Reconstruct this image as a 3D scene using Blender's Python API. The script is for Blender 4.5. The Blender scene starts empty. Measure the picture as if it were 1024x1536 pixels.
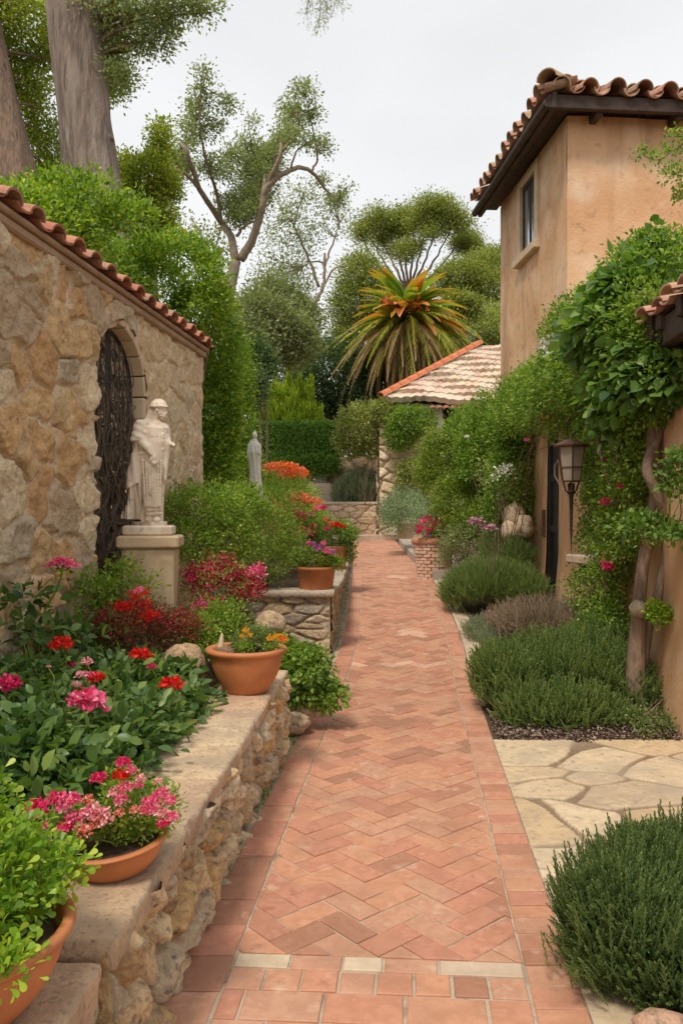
import bpy, math, random
import numpy as np
from mathutils import Vector
R = math.radians
SC = bpy.context.scene
COL = SC.collection
# ------------------------------------------------------------------ camera
EYE = 1.55; FPX = 1200.0
cam = bpy.data.cameras.new('camera'); camo = bpy.data.objects.new('camera', cam); COL.objects.link(camo)
camo.location = (0, 0, EYE); camo.rotation_euler = (R(90), 0, 0)
cam.sensor_fit = 'VERTICAL'; cam.sensor_height = 36; cam.lens = FPX/1536*36; cam.shift_y = 2/1536
cam.clip_start = 0.05; cam.clip_end = 3000
SC.camera = camo
# ------------------------------------------------------------------ light: bright overcast sky and a soft, veiled sun
SUN_EL, SUN_AZ = R(58), R(205)
world = bpy.data.worlds.new('World'); SC.world = world; world.use_nodes = True
wn = world.node_tree.nodes; wl = world.node_tree.links; wn.clear()
wo = wn.new('ShaderNodeOutputWorld'); b1 = wn.new('ShaderNodeBackground'); b2 = wn.new('ShaderNodeBackground')
sky = wn.new('ShaderNodeTexSky'); sky.sky_type = 'NISHITA'; sky.sun_disc = False
sky.sun_elevation = SUN_EL; sky.sun_rotation = SUN_AZ; sky.dust_density = 3.0
b1.inputs['Strength'].default_value = 0.10; wl.new(sky.outputs[0], b1.inputs[0])
tc = wn.new('ShaderNodeTexCoord'); mp = wn.new('ShaderNodeMapping'); mp.inputs['Scale'].default_value = (1, 1, 2.2)
nz = wn.new('ShaderNodeTexNoise'); nz.inputs['Scale'].default_value = 1.7; nz.inputs['Detail'].default_value = 4; nz.inputs['Roughness'].default_value = .45
cr = wn.new('ShaderNodeValToRGB'); cr.color_ramp.elements[0].position = .34; cr.color_ramp.elements[1].position = .64
cr.color_ramp.elements[0].color = (.84, .85, .87, 1); cr.color_ramp.elements[1].color = (1.03, 1.03, 1.03, 1)
wl.new(tc.outputs['Generated'], mp.inputs[0]); wl.new(mp.outputs[0], nz.inputs[0]); wl.new(nz.outputs[0], cr.inputs[0]); wl.new(cr.outputs[0], b2.inputs[0])
b2.inputs['Strength'].default_value = 1.0
mx = wn.new('ShaderNodeMixShader'); mx.inputs[0].default_value = .9
wl.new(b1.outputs[0], mx.inputs[1]); wl.new(b2.outputs[0], mx.inputs[2]); wl.new(mx.outputs[0], wo.inputs[0])
sun = bpy.data.lights.new('sun', 'SUN'); suno = bpy.data.objects.new('sun', sun); COL.objects.link(suno)
sun.energy = 2.7; sun.angle = R(12); sun.color = (1, .93, .82)
sdir = Vector((math.sin(SUN_AZ)*math.cos(SUN_EL), math.cos(SUN_AZ)*math.cos(SUN_EL), math.sin(SUN_EL)))
suno.rotation_euler = sdir.to_track_quat('Z', 'Y').to_euler(); suno.location = (0, -5, 20)
SC.view_settings.view_transform = 'Standard'; SC.view_settings.look = 'None'
SC.view_settings.exposure = 0.0; SC.view_settings.gamma = 1.0; SC.view_settings.use_curve_mapping = False
SC.cycles.max_bounces = 6; SC.cycles.diffuse_bounces = 4; SC.cycles.transparent_max_bounces = 8

# ------------------------------------------------------------------ numpy helpers
def rng(s): return np.random.default_rng(s)
def P(u, v, Y): return np.array([(u-512)*Y/FPX, Y, EYE-(v-770)*Y/FPX])
def hsh(*a):
    h = np.zeros_like(np.asarray(a[0], dtype=np.float64))
    for k, x in zip((12.9898, 78.233, 37.719, 51.11), a): h = h + np.asarray(x, dtype=np.float64)*k
    s = np.sin(h)*43758.5453
    return s-np.floor(s)
def vn3(p):
    i = np.floor(p); f = p-i; f = f*f*(3-2*f); r = 0
    for dx in (0, 1):
        wx = f[..., 0] if dx else 1-f[..., 0]
        for dy in (0, 1):
            wy = f[..., 1] if dy else 1-f[..., 1]
            for dz in (0, 1):
                wz = f[..., 2] if dz else 1-f[..., 2]
                r = r+wx*wy*wz*hsh(i[..., 0]+dx, i[..., 1]+dy, i[..., 2]+dz)
    return r*2-1
def fbm(p, o=3):
    r = 0; a = 1; t = 0
    for k in range(o): r = r+a*vn3(p*2**k+17.3*k); t += a; a *= .5
    return r/t
def sstep(a, b, x):
    t = np.clip((x-a)/(b-a), 0, 1); return t*t*(3-2*t)
def nrmz(a): return a/np.maximum(np.linalg.norm(a, axis=-1, keepdims=True), 1e-9)

# ------------------------------------------------------------------ object helpers
WL = {}
def mesh(name, V, F, mat, smooth=False, rnd=None, col=None):
    """F: (n,3)/(n,4) array or list of tuples.  rnd: one float per face.  col: rgb per vertex."""
    me = bpy.data.meshes.new(name); V = np.asarray(V, dtype=np.float32)
    if isinstance(F, np.ndarray):
        k = F.shape[1]; n = len(F)
        me.vertices.add(len(V)); me.vertices.foreach_set('co', V.ravel())
        me.loops.add(n*k); me.loops.foreach_set('vertex_index', F.astype(np.int32).ravel())
        me.polygons.add(n); me.polygons.foreach_set('loop_start', np.arange(0, n*k, k, dtype=np.int32))
        me.update(calc_edges=True)
    else:
        me.from_pydata([tuple(map(float, v)) for v in V], [], [tuple(map(int, f)) for f in F]); me.update()
    if smooth: me.polygons.foreach_set('use_smooth', np.ones(len(me.polygons), dtype=bool))
    if rnd is not None:
        a = me.attributes.new('rnd', 'FLOAT', 'FACE'); a.data.foreach_set('value', np.asarray(rnd, dtype=np.float32))
    if col is not None:
        a = me.attributes.new('col', 'FLOAT_COLOR', 'POINT')
        c = np.ones((len(V), 4), dtype=np.float32); c[:, :3] = col; a.data.foreach_set('color', c.ravel())
    if mat is not None: me.materials.append(mat)
    return me
def thing(name, label, cat, loc=(0, 0, 0), group=None):
    o = bpy.data.objects.new(name, None); COL.objects.link(o); o.location = [float(x) for x in loc]; o.empty_display_size = .1
    o['label'] = label; o['category'] = cat
    if group: o['group'] = group
    WL[o] = np.array(loc, dtype=float); return o
def part(name, V, F, mat, parent, smooth=False, rnd=None, col=None, label=None, kind=None):
    V = np.asarray(V, dtype=float)-WL[parent]
    o = bpy.data.objects.new(name, mesh(name, V, F, mat, smooth, rnd, col)); COL.objects.link(o); o.parent = parent
    WL[o] = WL[parent]
    if label: o['label'] = label
    if kind: o['kind'] = kind
    return o
def struct(name, V, F, mat, smooth=False, rnd=None, col=None, kind='structure', label=None, cat=None):
    o = bpy.data.objects.new(name, mesh(name, V, F, mat, smooth, rnd, col)); COL.objects.link(o); o['kind'] = kind
    o['label'] = label or name.replace('_', ' '); o['category'] = cat or name.replace('_', ' ')
    WL[o] = np.zeros(3); return o
def inst(parent, me, name, loc, rot=(0, 0, 0), sc=1.0):
    """child of a thing that shares mesh data; loc in world"""
    o = bpy.data.objects.new(name, me); COL.objects.link(o); o.parent = parent
    o.location = [float(x) for x in (np.asarray(loc)-WL[parent])]; o.rotation_euler = rot; o.scale = (sc, sc, sc) if np.isscalar(sc) else sc
    return o
class MB:
    def __init__(s): s.V = []; s.F = []; s.R = []; s.C = []
    def add(s, V, F, rnd=None, col=None):
        b = len(s.V); s.V += [tuple(map(float, v)) for v in V]
        s.F += [tuple(int(i)+b for i in f) for f in F]
        s.R += [(rnd if rnd is not None else random.random())]*len(F)
        if col is not None: s.C += [tuple(col)]*len(V)
        return s
    def box(s, c, d, rz=0, bev=0, rnd=None, jit=0):
        """centre, full size, rotation about z, bevel"""
        x, y, z = [q/2 for q in d]; b = min(bev, x*.9, y*.9, z*.9)
        if b <= 0:
            V = [(-x, -y, -z), (x, -y, -z), (x, y, -z), (-x, y, -z), (-x, -y, z), (x, -y, z), (x, y, z), (-x, y, z)]
            F = [(0, 3, 2, 1), (4, 5, 6, 7), (0, 1, 5, 4), (1, 2, 6, 5), (2, 3, 7, 6), (3, 0, 4, 7)]
        else:
            V = []; F = []
            for zz, q in ((-z, b), (-z+b, 0), (z-b, 0), (z, b)):
                X = x-q; Y = y-q; c_ = b
                V += [(-X+c_, -Y, zz), (X-c_, -Y, zz), (X, -Y+c_, zz), (X, Y-c_, zz), (X-c_, Y, zz), (-X+c_, Y, zz), (-X, Y-c_, zz), (-X, -Y+c_, zz)]
            for l in range(3):
                for i in range(8):
                    j = (i+1) % 8; F.append((l*8+i, l*8+j, l*8+8+j, l*8+8+i))
            F.append(tuple(range(7, -1, -1))); F.append(tuple(range(24, 32)))
        cs, sn = math.cos(rz), math.sin(rz)
        W = [(c[0]+a*cs-e*sn+random.uniform(-jit, jit), c[1]+a*sn+e*cs+random.uniform(-jit, jit), c[2]+g) for a, e, g in V]
        return s.add(W, F, rnd)
    def tube(s, pts, rad, n=8, cap=True, rnd=None, rough=0):
        V, F = tube(pts, rad, n, cap, rough); return s.add(V, F, rnd)
    def lathe(s, c, prof, n=32, rnd=None):
        V = []; F = []
        for r, z in prof:
            for i in range(n):
                a = 2*math.pi*i/n; V.append((c[0]+r*math.cos(a), c[1]+r*math.sin(a), c[2]+z))
        for k in range(len(prof)-1):
            for i in range(n):
                j = (i+1) % n; F.append((k*n+i, k*n+j, (k+1)*n+j, (k+1)*n+i))
        return s.add(V, F, rnd)
    def part(s, name, mat, parent, smooth=False, **k):
        return part(name, s.V, s.F, mat, parent, smooth, rnd=s.R, col=s.C if s.C and len(s.C) == len(s.V) else None, **k)
    def struct(s, name, mat, smooth=False, **k):
        return struct(name, s.V, s.F, mat, smooth, rnd=s.R, **k)
def tube(pts, rad, n=8, cap=True, rough=0):
    pts = np.asarray(pts, float); m = len(pts); rad = np.broadcast_to(np.asarray(rad, float), (m,))
    T = np.gradient(pts, axis=0); T = nrmz(T)
    ref = np.array([0, 0, 1.]) if abs(T[0][2]) < .9 else np.array([1., 0, 0])
    V = []; F = []; x = nrmz(np.cross(ref, T[0]))
    for k in range(m):
        x = nrmz(x-T[k]*np.dot(x, T[k])); y = np.cross(T[k], x)
        a = np.arange(n)*2*math.pi/n
        ring = pts[k]+rad[k]*(np.cos(a)[:, None]*x+np.sin(a)[:, None]*y)
        if rough: ring = pts[k]+(ring-pts[k])*(1+rough*fbm(ring*(1.2/max(rad[0], .01)), 2)[:, None])
        V.append(ring)
    V = np.concatenate(V)
    for k in range(m-1):
        for i in range(n):
            j = (i+1) % n; F.append((k*n+i, k*n+j, k*n+n+j, k*n+n+i))
    if cap: F.append(tuple(range(n-1, -1, -1))); F.append(tuple(range((m-1)*n, m*n)))
    return V, F
def curve(pts, m=12):
    """Catmull-Rom through points"""
    p = np.asarray(pts, float); p = np.vstack([2*p[0]-p[1], p, 2*p[-1]-p[-2]]); out = []
    for i in range(1, len(p)-2):
        t = np.linspace(0, 1, m, endpoint=False)[:, None]
        out.append(.5*((2*p[i])+(-p[i-1]+p[i+1])*t+(2*p[i-1]-5*p[i]+4*p[i+1]-p[i+2])*t**2+(-p[i-1]+3*p[i]-3*p[i+1]+p[i+2])*t**3))
    out.append(p[-2][None]); return np.vstack(out)
def grid_faces(nu, nv, mask=None):
    i, j = np.meshgrid(np.arange(nu-1), np.arange(nv-1), indexing='ij')
    a = i*nv+j; F = np.stack([a, a+nv, a+nv+1, a+1], -1)
    if mask is not None: F = F[mask]
    return F.reshape(-1, 4)

# ------------------------------------------------------------------ materials
def newmat(name):
    m = bpy.data.materials.new(name); m.use_nodes = True; n = m.node_tree.nodes; n.clear()
    return m, n, m.node_tree.links
def rgb(c): return (c[0], c[1], c[2], 1)
def surf(name, cols, scale=3, rough=.8, bump=.3, bscale=40, rvar=0.0, detail=5, spec=.3, usecol=False, speck=None, stain=None, dist=.01, metal=0, streak=None, stretch=None):
    """cols: list of colours along a noise ramp; rvar: value variation by face 'rnd'; speck (color, scale, amount)"""
    m, n, L = newmat(name); out = n.new('ShaderNodeOutputMaterial'); p = n.new('ShaderNodeBsdfPrincipled'); L.new(p.outputs[0], out.inputs[0])
    tc = n.new('ShaderNodeTexCoord'); nz = n.new('ShaderNodeTexNoise'); nz.inputs['Scale'].default_value = scale; nz.inputs['Detail'].default_value = detail; nz.inputs['Roughness'].default_value = .6
    if stretch:
        mps = n.new('ShaderNodeMapping'); mps.inputs['Scale'].default_value = stretch; L.new(tc.outputs['Object'], mps.inputs[0]); base = mps.outputs[0]
    else: base = tc.outputs['Object']
    L.new(base, nz.inputs[0])
    r = n.new('ShaderNodeValToRGB'); e = r.color_ramp.elements
    while len(e) < len(cols): e.new(.5)
    for k, c in enumerate(cols):
        e[k].position = .28+.44*k/max(1, len(cols)-1); e[k].color = rgb(c)
    L.new(nz.outputs[0], r.inputs[0]); c = r.outputs[0]
    def mul(a, b, f=1.0, mode='MULTIPLY'):
        x = n.new('ShaderNodeMix'); x.data_type = 'RGBA'; x.blend_type = mode
        if hasattr(f, 'default_value') or not isinstance(f, (int, float)): L.new(f, x.inputs[0])
        else: x.inputs[0].default_value = f
        L.new(a, x.inputs[6])
        if isinstance(b, tuple): x.inputs[7].default_value = b
        else: L.new(b, x.inputs[7])
        return x.outputs[2]
    if usecol:
        a = n.new('ShaderNodeAttribute'); a.attribute_name = 'col'; c = mul(c, a.outputs['Color'])
    if rvar:
        a = n.new('ShaderNodeAttribute'); a.attribute_name = 'rnd'; rr = n.new('ShaderNodeValToRGB')
        rr.color_ramp.elements[0].color = (1-rvar, 1-rvar*1.08, 1-rvar*1.1, 1); rr.color_ramp.elements[1].color = (1, 1, 1, 1)
        for ps, cl in ((.3, (1-rvar*.2, 1-rvar*.55, 1-rvar*.45, 1)), (.6, (1, 1-rvar*.12, 1-rvar*.30, 1)), (.82, (1-rvar*.25, 1-rvar*.1, 1, 1))):
            ee = rr.color_ramp.elements.new(ps); ee.color = cl
        L.new(a.outputs['Fac'], rr.inputs[0]); c = mul(c, rr.outputs[0])
    def mask(sc, lo, hi, sx=(1, 1, 1)):
        q = n.new('ShaderNodeTexNoise'); q.inputs['Scale'].default_value = sc; q.inputs['Detail'].default_value = 4
        mp = n.new('ShaderNodeMapping'); mp.inputs['Scale'].default_value = sx; mp.inputs['Location'].default_value = (sc, 3*sc, 7)
        L.new(tc.outputs['Object'], mp.inputs[0]); L.new(mp.outputs[0], q.inputs[0])
        g = n.new('ShaderNodeMapRange'); g.inputs[1].default_value = lo; g.inputs[2].default_value = hi; L.new(q.outputs[0], g.inputs[0]); return g.outputs[0]
    if speck: c = mul(c, rgb(speck[0]), mask(speck[1], .58-speck[2], .80-speck[2]), 'MIX')
    if stain: c = mul(c, rgb(stain[0]), mask(stain[1], .5, .8), 'MIX')
    if streak: c = mul(c, rgb(streak[0]), mask(streak[1], .5, .75, (1, 1, .12)), 'MIX')
    L.new(c, p.inputs['Base Color'])
    p.inputs['Roughness'].default_value = rough; p.inputs['Specular IOR Level'].default_value = spec; p.inputs['Metallic'].default_value = metal
    if bump:
        b = n.new('ShaderNodeBump'); b.inputs['Strength'].default_value = bump; b.inputs['Distance'].default_value = dist
        q = n.new('ShaderNodeTexNoise'); q.inputs['Scale'].default_value = bscale; q.inputs['Detail'].default_value = 6; q.inputs['Roughness'].default_value = .65
        L.new(base, q.inputs[0]); L.new(q.outputs[0], b.inputs['Height']); L.new(b.outputs[0], p.inputs['Normal'])
    return m
def leafmat(name, cols, trans=.35, rough=.45, spec=.35):
    m, n, L = newmat(name); out = n.new('ShaderNodeOutputMaterial')
    a = n.new('ShaderNodeAttribute'); a.attribute_name = 'rnd'; r = n.new('ShaderNodeValToRGB'); e = r.color_ramp.elements
    while len(e) < len(cols): e.new(.5)
    for k, c in enumerate(cols): e[k].position = k/(len(cols)-1)*.9+.05; e[k].color = rgb(c)
    L.new(a.outputs['Fac'], r.inputs[0])
    p = n.new('ShaderNodeBsdfPrincipled'); p.inputs['Roughness'].default_value = rough; p.inputs['Specular IOR Level'].default_value = spec
    L.new(r.outputs[0], p.inputs['Base Color']); t = n.new('ShaderNodeBsdfTranslucent')
    x = n.new('ShaderNodeMix'); x.data_type = 'RGBA'; x.blend_type = 'MULTIPLY'; x.inputs[0].default_value = 1; x.inputs[7].default_value = (1.5, 1.6, .7, 1)
    L.new(r.outputs[0], x.inputs[6]); L.new(x.outputs[2], t.inputs[0])
    s = n.new('ShaderNodeMixShader'); s.inputs[0].default_value = trans; L.new(p.outputs[0], s.inputs[1]); L.new(t.outputs[0], s.inputs[2]); L.new(s.outputs[0], out.inputs[0])
    return m
def petalmat(name, cols, trans=.3):
    m = leafmat(name, cols, trans, .6, .2)
    for nd in m.node_tree.nodes:
        if nd.type == 'MIX': nd.inputs[7].default_value = (1.2, 1.0, 1.0, 1)
    return m

M = {}
M['brick'] = surf('brick_clay', [(.42, .20, .115), (.60, .315, .20), (.51, .255, .155), (.67, .39, .262)], 9, .75, .35, 60, rvar=.34, speck=((.68, .50, .37), 9, -.03), stain=((.36, .18, .115), 2.6), dist=.006, detail=8)
M['brick_worn'] = surf('brick_worn', [(.50, .27, .175), (.70, .45, .32), (.58, .34, .23)], 14, .8, .35, 60, rvar=.2, dist=.005)
M['brick_light'] = surf('brick_pale', [(.50, .39, .27), (.68, .55, .40)], 14, .85, .4, 70, rvar=.15, dist=.004)
M['mortar'] = surf('mortar_joint', [(.20, .15, .10), (.50, .40, .29), (.36, .27, .19)], 7, .9, .6, 120, dist=.004)
M['stone'] = surf('rubble_stone', [(.80, .76, .72), (1.28, 1.24, 1.17), (1.0, .94, .86), (1.42, 1.4, 1.33)], 10, .88, 1, 30, usecol=True, speck=((.26, .19, .13), 26, .0), dist=.03, detail=10)
M['stone2'] = surf('boulder_stone', [(.52, .46, .40), (1.18, 1.12, 1.0), (.82, .74, .64), (1.32, 1.27, 1.15)], 16, .88, 1, 45, usecol=True, speck=((.16, .13, .10), 32, .06), dist=.015)
M['coping'] = surf('coping_stone', [(.38, .27, .16), (.66, .48, .30), (.50, .36, .23), (.74, .57, .38)], 5, .85, .8, 60, rvar=.22, speck=((.24, .18, .13), 60, .05), stain=((.33, .26, .19), 2.0), dist=.008, detail=8)
M['coping_grey'] = surf('coping_grey', [(.33, .27, .20), (.52, .43, .32), (.42, .35, .26)], 5, .85, .5, 60, rvar=.15, speck=((.13, .12, .11), 26, .06), dist=.006)
M['flag'] = surf('flagstone', [(.46, .34, .22), (.68, .53, .36), (.56, .43, .29), (.76, .62, .44)], 5, .8, .4, 50, usecol=True, speck=((.32, .26, .20), 22, .03), stain=((.40, .33, .24), 2.0), dist=.006)
M['kerb'] = surf('kerb_stone', [(.52, .40, .27), (.68, .55, .40)], 5, .85, .4, 60, rvar=.15, dist=.004)
M['kerb_grey'] = surf('ledge_stone', [(.30, .26, .22), (.46, .41, .34)], 5, .85, .4, 60, rvar=.15, dist=.004)
M['soil'] = surf('bed_soil', [(.06, .035, .022), (.12, .075, .05), (.17, .115, .08)], 30, .95, 1, 90, dist=.02)
M['ground'] = surf('ground', [(.07, .06, .03), (.13, .11, .06)], 2, .95, .6, 40, dist=.02)
M['stucco'] = surf('ochre_stucco', [(.58, .31, .155), (.74, .46, .26), (.66, .375, .20), (.80, .54, .34)], 1.1, .9, .5, 28, speck=((.40, .22, .12), 7, .0), stain=((.82, .62, .44), 1.7), streak=((.38, .21, .12), 2.2), dist=.016, detail=10)
M['stucco2'] = surf('peach_stucco', [(.55, .29, .145), (.72, .43, .235), (.64, .36, .19), (.76, .50, .30)], 1.6, .9, .5, 26, stain=((.72, .50, .33), 1.9), streak=((.36, .20, .11), 2.4), dist=.016, detail=10)
M['frame'] = surf('frame_stone', [(.58, .42, .26), (.70, .54, .37)], 6, .85, .4, 60, dist=.005)
M['tile'] = surf('roof_tile', [(.32, .13, .08), (.52, .24, .155), (.42, .18, .11), (.58, .32, .22)], 6, .8, .5, 50, rvar=.45, speck=((.22, .17, .10), 15, .04), stain=((.30, .22, .14), 4), dist=.006)
M['tile_house'] = surf('house_roof_tile', [(.36, .20, .13), (.62, .38, .26), (.48, .27, .18), (.66, .46, .34)], 6, .85, .5, 50, rvar=.42, speck=((.30, .27, .16), 10, .03), stain=((.40, .34, .22), 3), dist=.006)
M['tile_red'] = surf('ridge_tile', [(.60, .17, .07), (.70, .25, .12)], 6, .75, .3, 40, rvar=.2, dist=.005)
M['tile_pale'] = surf('weathered_tile', [(.48, .34, .24), (.72, .60, .46), (.60, .45, .33)], 5, .85, .5, 40, rvar=.35, dist=.006)
M['wood_dark'] = surf('dark_timber', [(.045, .03, .022), (.10, .068, .05)], 8, .7, .4, 60, rvar=.2, dist=.004)
M['door'] = surf('door_paint', [(.018, .016, .016), (.035, .03, .028)], 6, .6, .3, 60, dist=.003)
M['iron'] = surf('wrought_iron', [(.03, .028, .026), (.07, .055, .045)], 20, .6, .4, 90, metal=.3, dist=.002)
M['bronze'] = surf('lantern_metal', [(.11, .055, .035), (.20, .11, .075)], 12, .55, .3, 90, metal=.5, spec=.5, dist=.002)
M['terra'] = surf('terracotta', [(.42, .135, .042), (.53, .195, .068), (.47, .16, .055)], 5, .55, .25, 50, speck=((.56, .29, .17), 10, -.02), stain=((.30, .115, .05), 5), spec=.4, dist=.003)
M['terra_p'] = surf('terracotta_dull', [(.44, .19, .10), (.56, .27, .15)], 6, .7, .25, 50, stain=((.32, .17, .10), 5), dist=.003)
M['marble'] = surf('statue_marble', [(.56, .43, .30), (.80, .68, .54), (.68, .55, .41)], 9, .7, .35, 50, speck=((.34, .26, .18), 22, -.02), streak=((.42, .31, .21), 8), dist=.004)
M['marble_w'] = surf('white_marble', [(.84, .77, .66), (.93, .89, .81)], 7, .7, .3, 50, dist=.004)
M['pedestal'] = surf('pedestal_stone', [(.40, .28, .16), (.60, .45, .28), (.50, .37, .22)], 6, .85, .5, 60, streak=((.20, .15, .09), 4), dist=.006)
M['bark'] = surf('grey_bark', [(.09, .065, .05), (.30, .225, .18), (.15, .11, .085), (.42, .34, .28)], 7, .9, 1, 20, streak=((.46, .38, .32), 3), dist=.05, stretch=(1, 1, .16), detail=8)
M['bark2'] = surf('brown_bark', [(.10, .065, .045), (.30, .20, .14), (.17, .115, .08), (.36, .26, .19)], 10, .9, .9, 36, dist=.02, stretch=(1, 1, .25))
M['bark_pale'] = surf('pale_bark', [(.22, .165, .115), (.42, .33, .24)], 10, .9, .8, 40, dist=.02)
M['dry'] = surf('dry_stem', [(.08, .06, .04), (.18, .13, .09)], 14, .9, .4, 60, dist=.005)
M['cornice'] = surf('cornice_plaster', [(.32, .20, .12), (.46, .31, .20)], 5, .85, .4, 50, dist=.005)
M['grit'] = surf('potting_grit', [(.16, .10, .06), (.34, .22, .13)], 60, .95, .8, 150, dist=.01)
# ================================================================== the setting
_zy = np.array([-50, 0, 7, 8, 9, 10, 11, 12, 13, 15, 19.6, 22, 24, 28, 35, 60, 400])
_zz = np.array([0, 0, 0, .04, .12, .225, .33, .41, .45, .47, .50, .62, .75, .95, 1.1, 1.4, 2])
def Z(y): return (np.interp(np.asarray(y)-.3, _zy, _zz)+np.interp(y, _zy, _zz)+np.interp(np.asarray(y)+.3, _zy, _zz))/3
_cy = np.array([-5, 2.43, 9, 10, 12, 19.6, 22, 24, 26, 30]); _cx = np.array([-.574, .095, .686, .735, .80, .96, .97, .93, .75, .3])
def CX(y): return (np.interp(np.asarray(y)-.3, _cy, _cx)+np.interp(y, _cy, _cx)+np.interp(np.asarray(y)+.3, _cy, _cx))/3
def PL(y): return CX(y)-.67
def PR(y): return CX(y)+.665
def WX(y): return -2.4256+.124*np.asarray(y)          # garden wall face
def HX(y): return 2.4+.067*(np.asarray(y)-5.9)        # near house wall face

# ground to the horizon
gy = np.concatenate([np.linspace(-400, -10, 8), np.linspace(-6, 40, 60), np.geomspace(44, 1500, 14)])
gx = np.concatenate([-np.geomspace(900, 6, 14), np.linspace(-5, 5, 9), np.geomspace(6, 900, 14)])
X, Y = np.meshgrid(gx, gy, indexing='ij'); zz = Z(Y)-.06
struct('ground', np.stack([X, Y, zz], -1).reshape(-1, 3), grid_faces(len(gx), len(gy)), M['ground'], True)

# brick path: mortar bed, then every brick a bevelled block
yy = np.linspace(-1.5, 26, 140); tt = np.linspace(0, 1, 5)
V = [(PL(y)-.16+(PR(y)-PL(y)+.20)*t, y, Z(y)-.0035) for y in yy for t in tt]
struct('path_mortar', V, grid_faces(len(yy), 5)[:, ::-1], M['mortar'], label='sandy mortar bed between the path bricks', cat='path')
def clip(poly, ax, v, keep_less):
    out = []
    for i in range(len(poly)):
        a, b = poly[i-1], poly[i]; ia = (a[ax] <= v) == keep_less; ib = (b[ax] <= v) == keep_less
        if ia != ib:
            t = (v-a[ax])/(b[ax]-a[ax]); out.append((a[0]+t*(b[0]-a[0]), a[1]+t*(b[1]-a[1])))
        if ib: out.append(b)
    return out
random.seed(4)
bricks = MB(); pale = MB(); worn = MB()
WORN = [(-.05, 7.95, .42, .10), (.38, 8.0, .14, .07), (.08, 9.3, .14, .18), (.1, 13.8, .16, .3)]
SH = .065
def put_brick(mb, poly, gap=.0032, shear=SH):
    poly = [q for i, q in enumerate(poly) if math.dist(q, poly[i-1]) > .004]
    if len(poly) < 3: return
    c = np.mean(poly, 0); n = len(poly); area = 0
    for i in range(n): area += poly[i-1][0]*poly[i][1]-poly[i][0]*poly[i-1][1]
    if abs(area)/2 < .0006: return
    if area < 0: poly = poly[::-1]
    def inset(p, d):
        q = []
        for i in range(n):
            a, b, e = np.array(p[i-1]), np.array(p[i]), np.array(p[(i+1) % n])
            n1 = b-a; n1 = np.array([-n1[1], n1[0]])/(np.linalg.norm(n1)+1e-9); n2 = e-b; n2 = np.array([-n2[1], n2[0]])/(np.linalg.norm(n2)+1e-9)
            m = n1+n2; q.append(b+m*d/max(.35, np.dot(m, m)/2))
        return q
    g = gap*random.uniform(.6, 1.6); poly = [(q[0]+random.uniform(-.0016, .0016), q[1]+random.uniform(-.0016, .0016)) for q in poly]
    if n == 3 or abs(area)/2 < .008:
        per = sum(math.dist(poly[i-1], poly[i]) for i in range(n)); ir = abs(area)/per
        if ir < g*1.6: return
        def inset(p, d): k = max(.2, 1-d/ir); return [c+(np.array(q)-c)*k for q in p]
    p0 = inset(poly, g); p1 = inset(poly, g+.0035)
    h = random.uniform(.001, .0055); tx, ty = random.uniform(-.012, .012), random.uniform(-.012, .012)
    def w(q, dz): 
        s = q[1]-shear*q[0]; return (CX(s)+q[0], s, float(Z(s))+dz+(q[0]-c[0])*tx+(q[1]-c[1])*ty)
    V = [w(q, -.02) for q in p0]+[w(q, h-.003) for q in p0]+[w(q, h) for q in p1]
    F = [(i, (i+1) % n, n+(i+1) % n, n+i) for i in range(n)]+[(n+i, n+(i+1) % n, 2*n+(i+1) % n, 2*n+i) for i in range(n)]+[tuple(range(2*n, 3*n))]
    mb.add(V, F)
W_ = .113; S0, S1 = 2.79, 26.0; c45 = math.sqrt(.5)
for r in range(-260, 260):
    for q in range(-260, 260):
        k = (q-r) % 4
        if k == 0: cells = (q, r, 2, 1)
        elif k == 3: cells = (q, r, 1, 2)
        else: continue
        x0, y0 = cells[0]*W_, cells[1]*W_; cx, cy = (x0+cells[2]*W_/2), (y0+cells[3]*W_/2)
        t = (cx-cy)*c45; s = (cx+cy)*c45+S0
        if abs(t) > .7 or s < S0-.3 or s > S1+.3: continue
        pl = [(x0, y0), (x0+cells[2]*W_, y0), (x0+cells[2]*W_, y0+cells[3]*W_), (x0, y0+cells[3]*W_)]
        pl = [((a-b)*c45, (a+b)*c45+S0) for a, b in pl]
        for ax, v, kl in ((0, -.4995, False), (0, .4995, True), (1, S0, False), (1, S1, True)):
            if pl: pl = clip(pl, ax, v, kl)
        if len(pl) >= 3: put_brick(worn if any(((t-a)/c)**2+((s-b)/e)**2 < random.uniform(.5, 1.3) for a, b, c, e in WORN) else bricks, pl)
# courses across the near end of the path
def rect(a, b, c, d): return [(a, c), (b, c), (b, d), (a, d)]
for a, b, p in ((-.497, -.30, 1), (-.30, -.12, 0), (-.12, .02, 1), (.02, .21, 0), (.21, .497, 1)):
    put_brick(pale if p else bricks, rect(a, b, 2.70, 2.79), .0045)
for a, b in zip(np.linspace(-.497, .497, 9)[:-1], np.linspace(-.497, .497, 9)[1:]): put_brick(bricks, rect(a, b, 2.575, 2.70), .005)
s = 2.575; k = 0
while s > -1.3:
    w = .25 if k % 2 == 0 else .165; a = -.497+(.0 if k % 2 else -.0)
    if k % 2 == 0: put_brick(bricks, rect(-.497, -.42, s-.155, s), .005); a = -.42
    while a < .49:
        b = min(a+w*random.uniform(.96, 1.04), .497); b = .497 if .497-b < .06 else b
        put_brick(bricks, rect(a, b, s-.155, s), .005); a = b
    s -= .155; k += 1
s = -1.3
while s < 25.9:
    put_brick(bricks, rect(-.672, -.502, s, s+.205), .0035, 0); s += .205
s = -1.3
while s < 25.9:
    d = random.choice((.122, .118, .125, .12, .09, .112)); put_brick(bricks, rect(.502, .667, s, s+d), .003, 0); s += d
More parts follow.
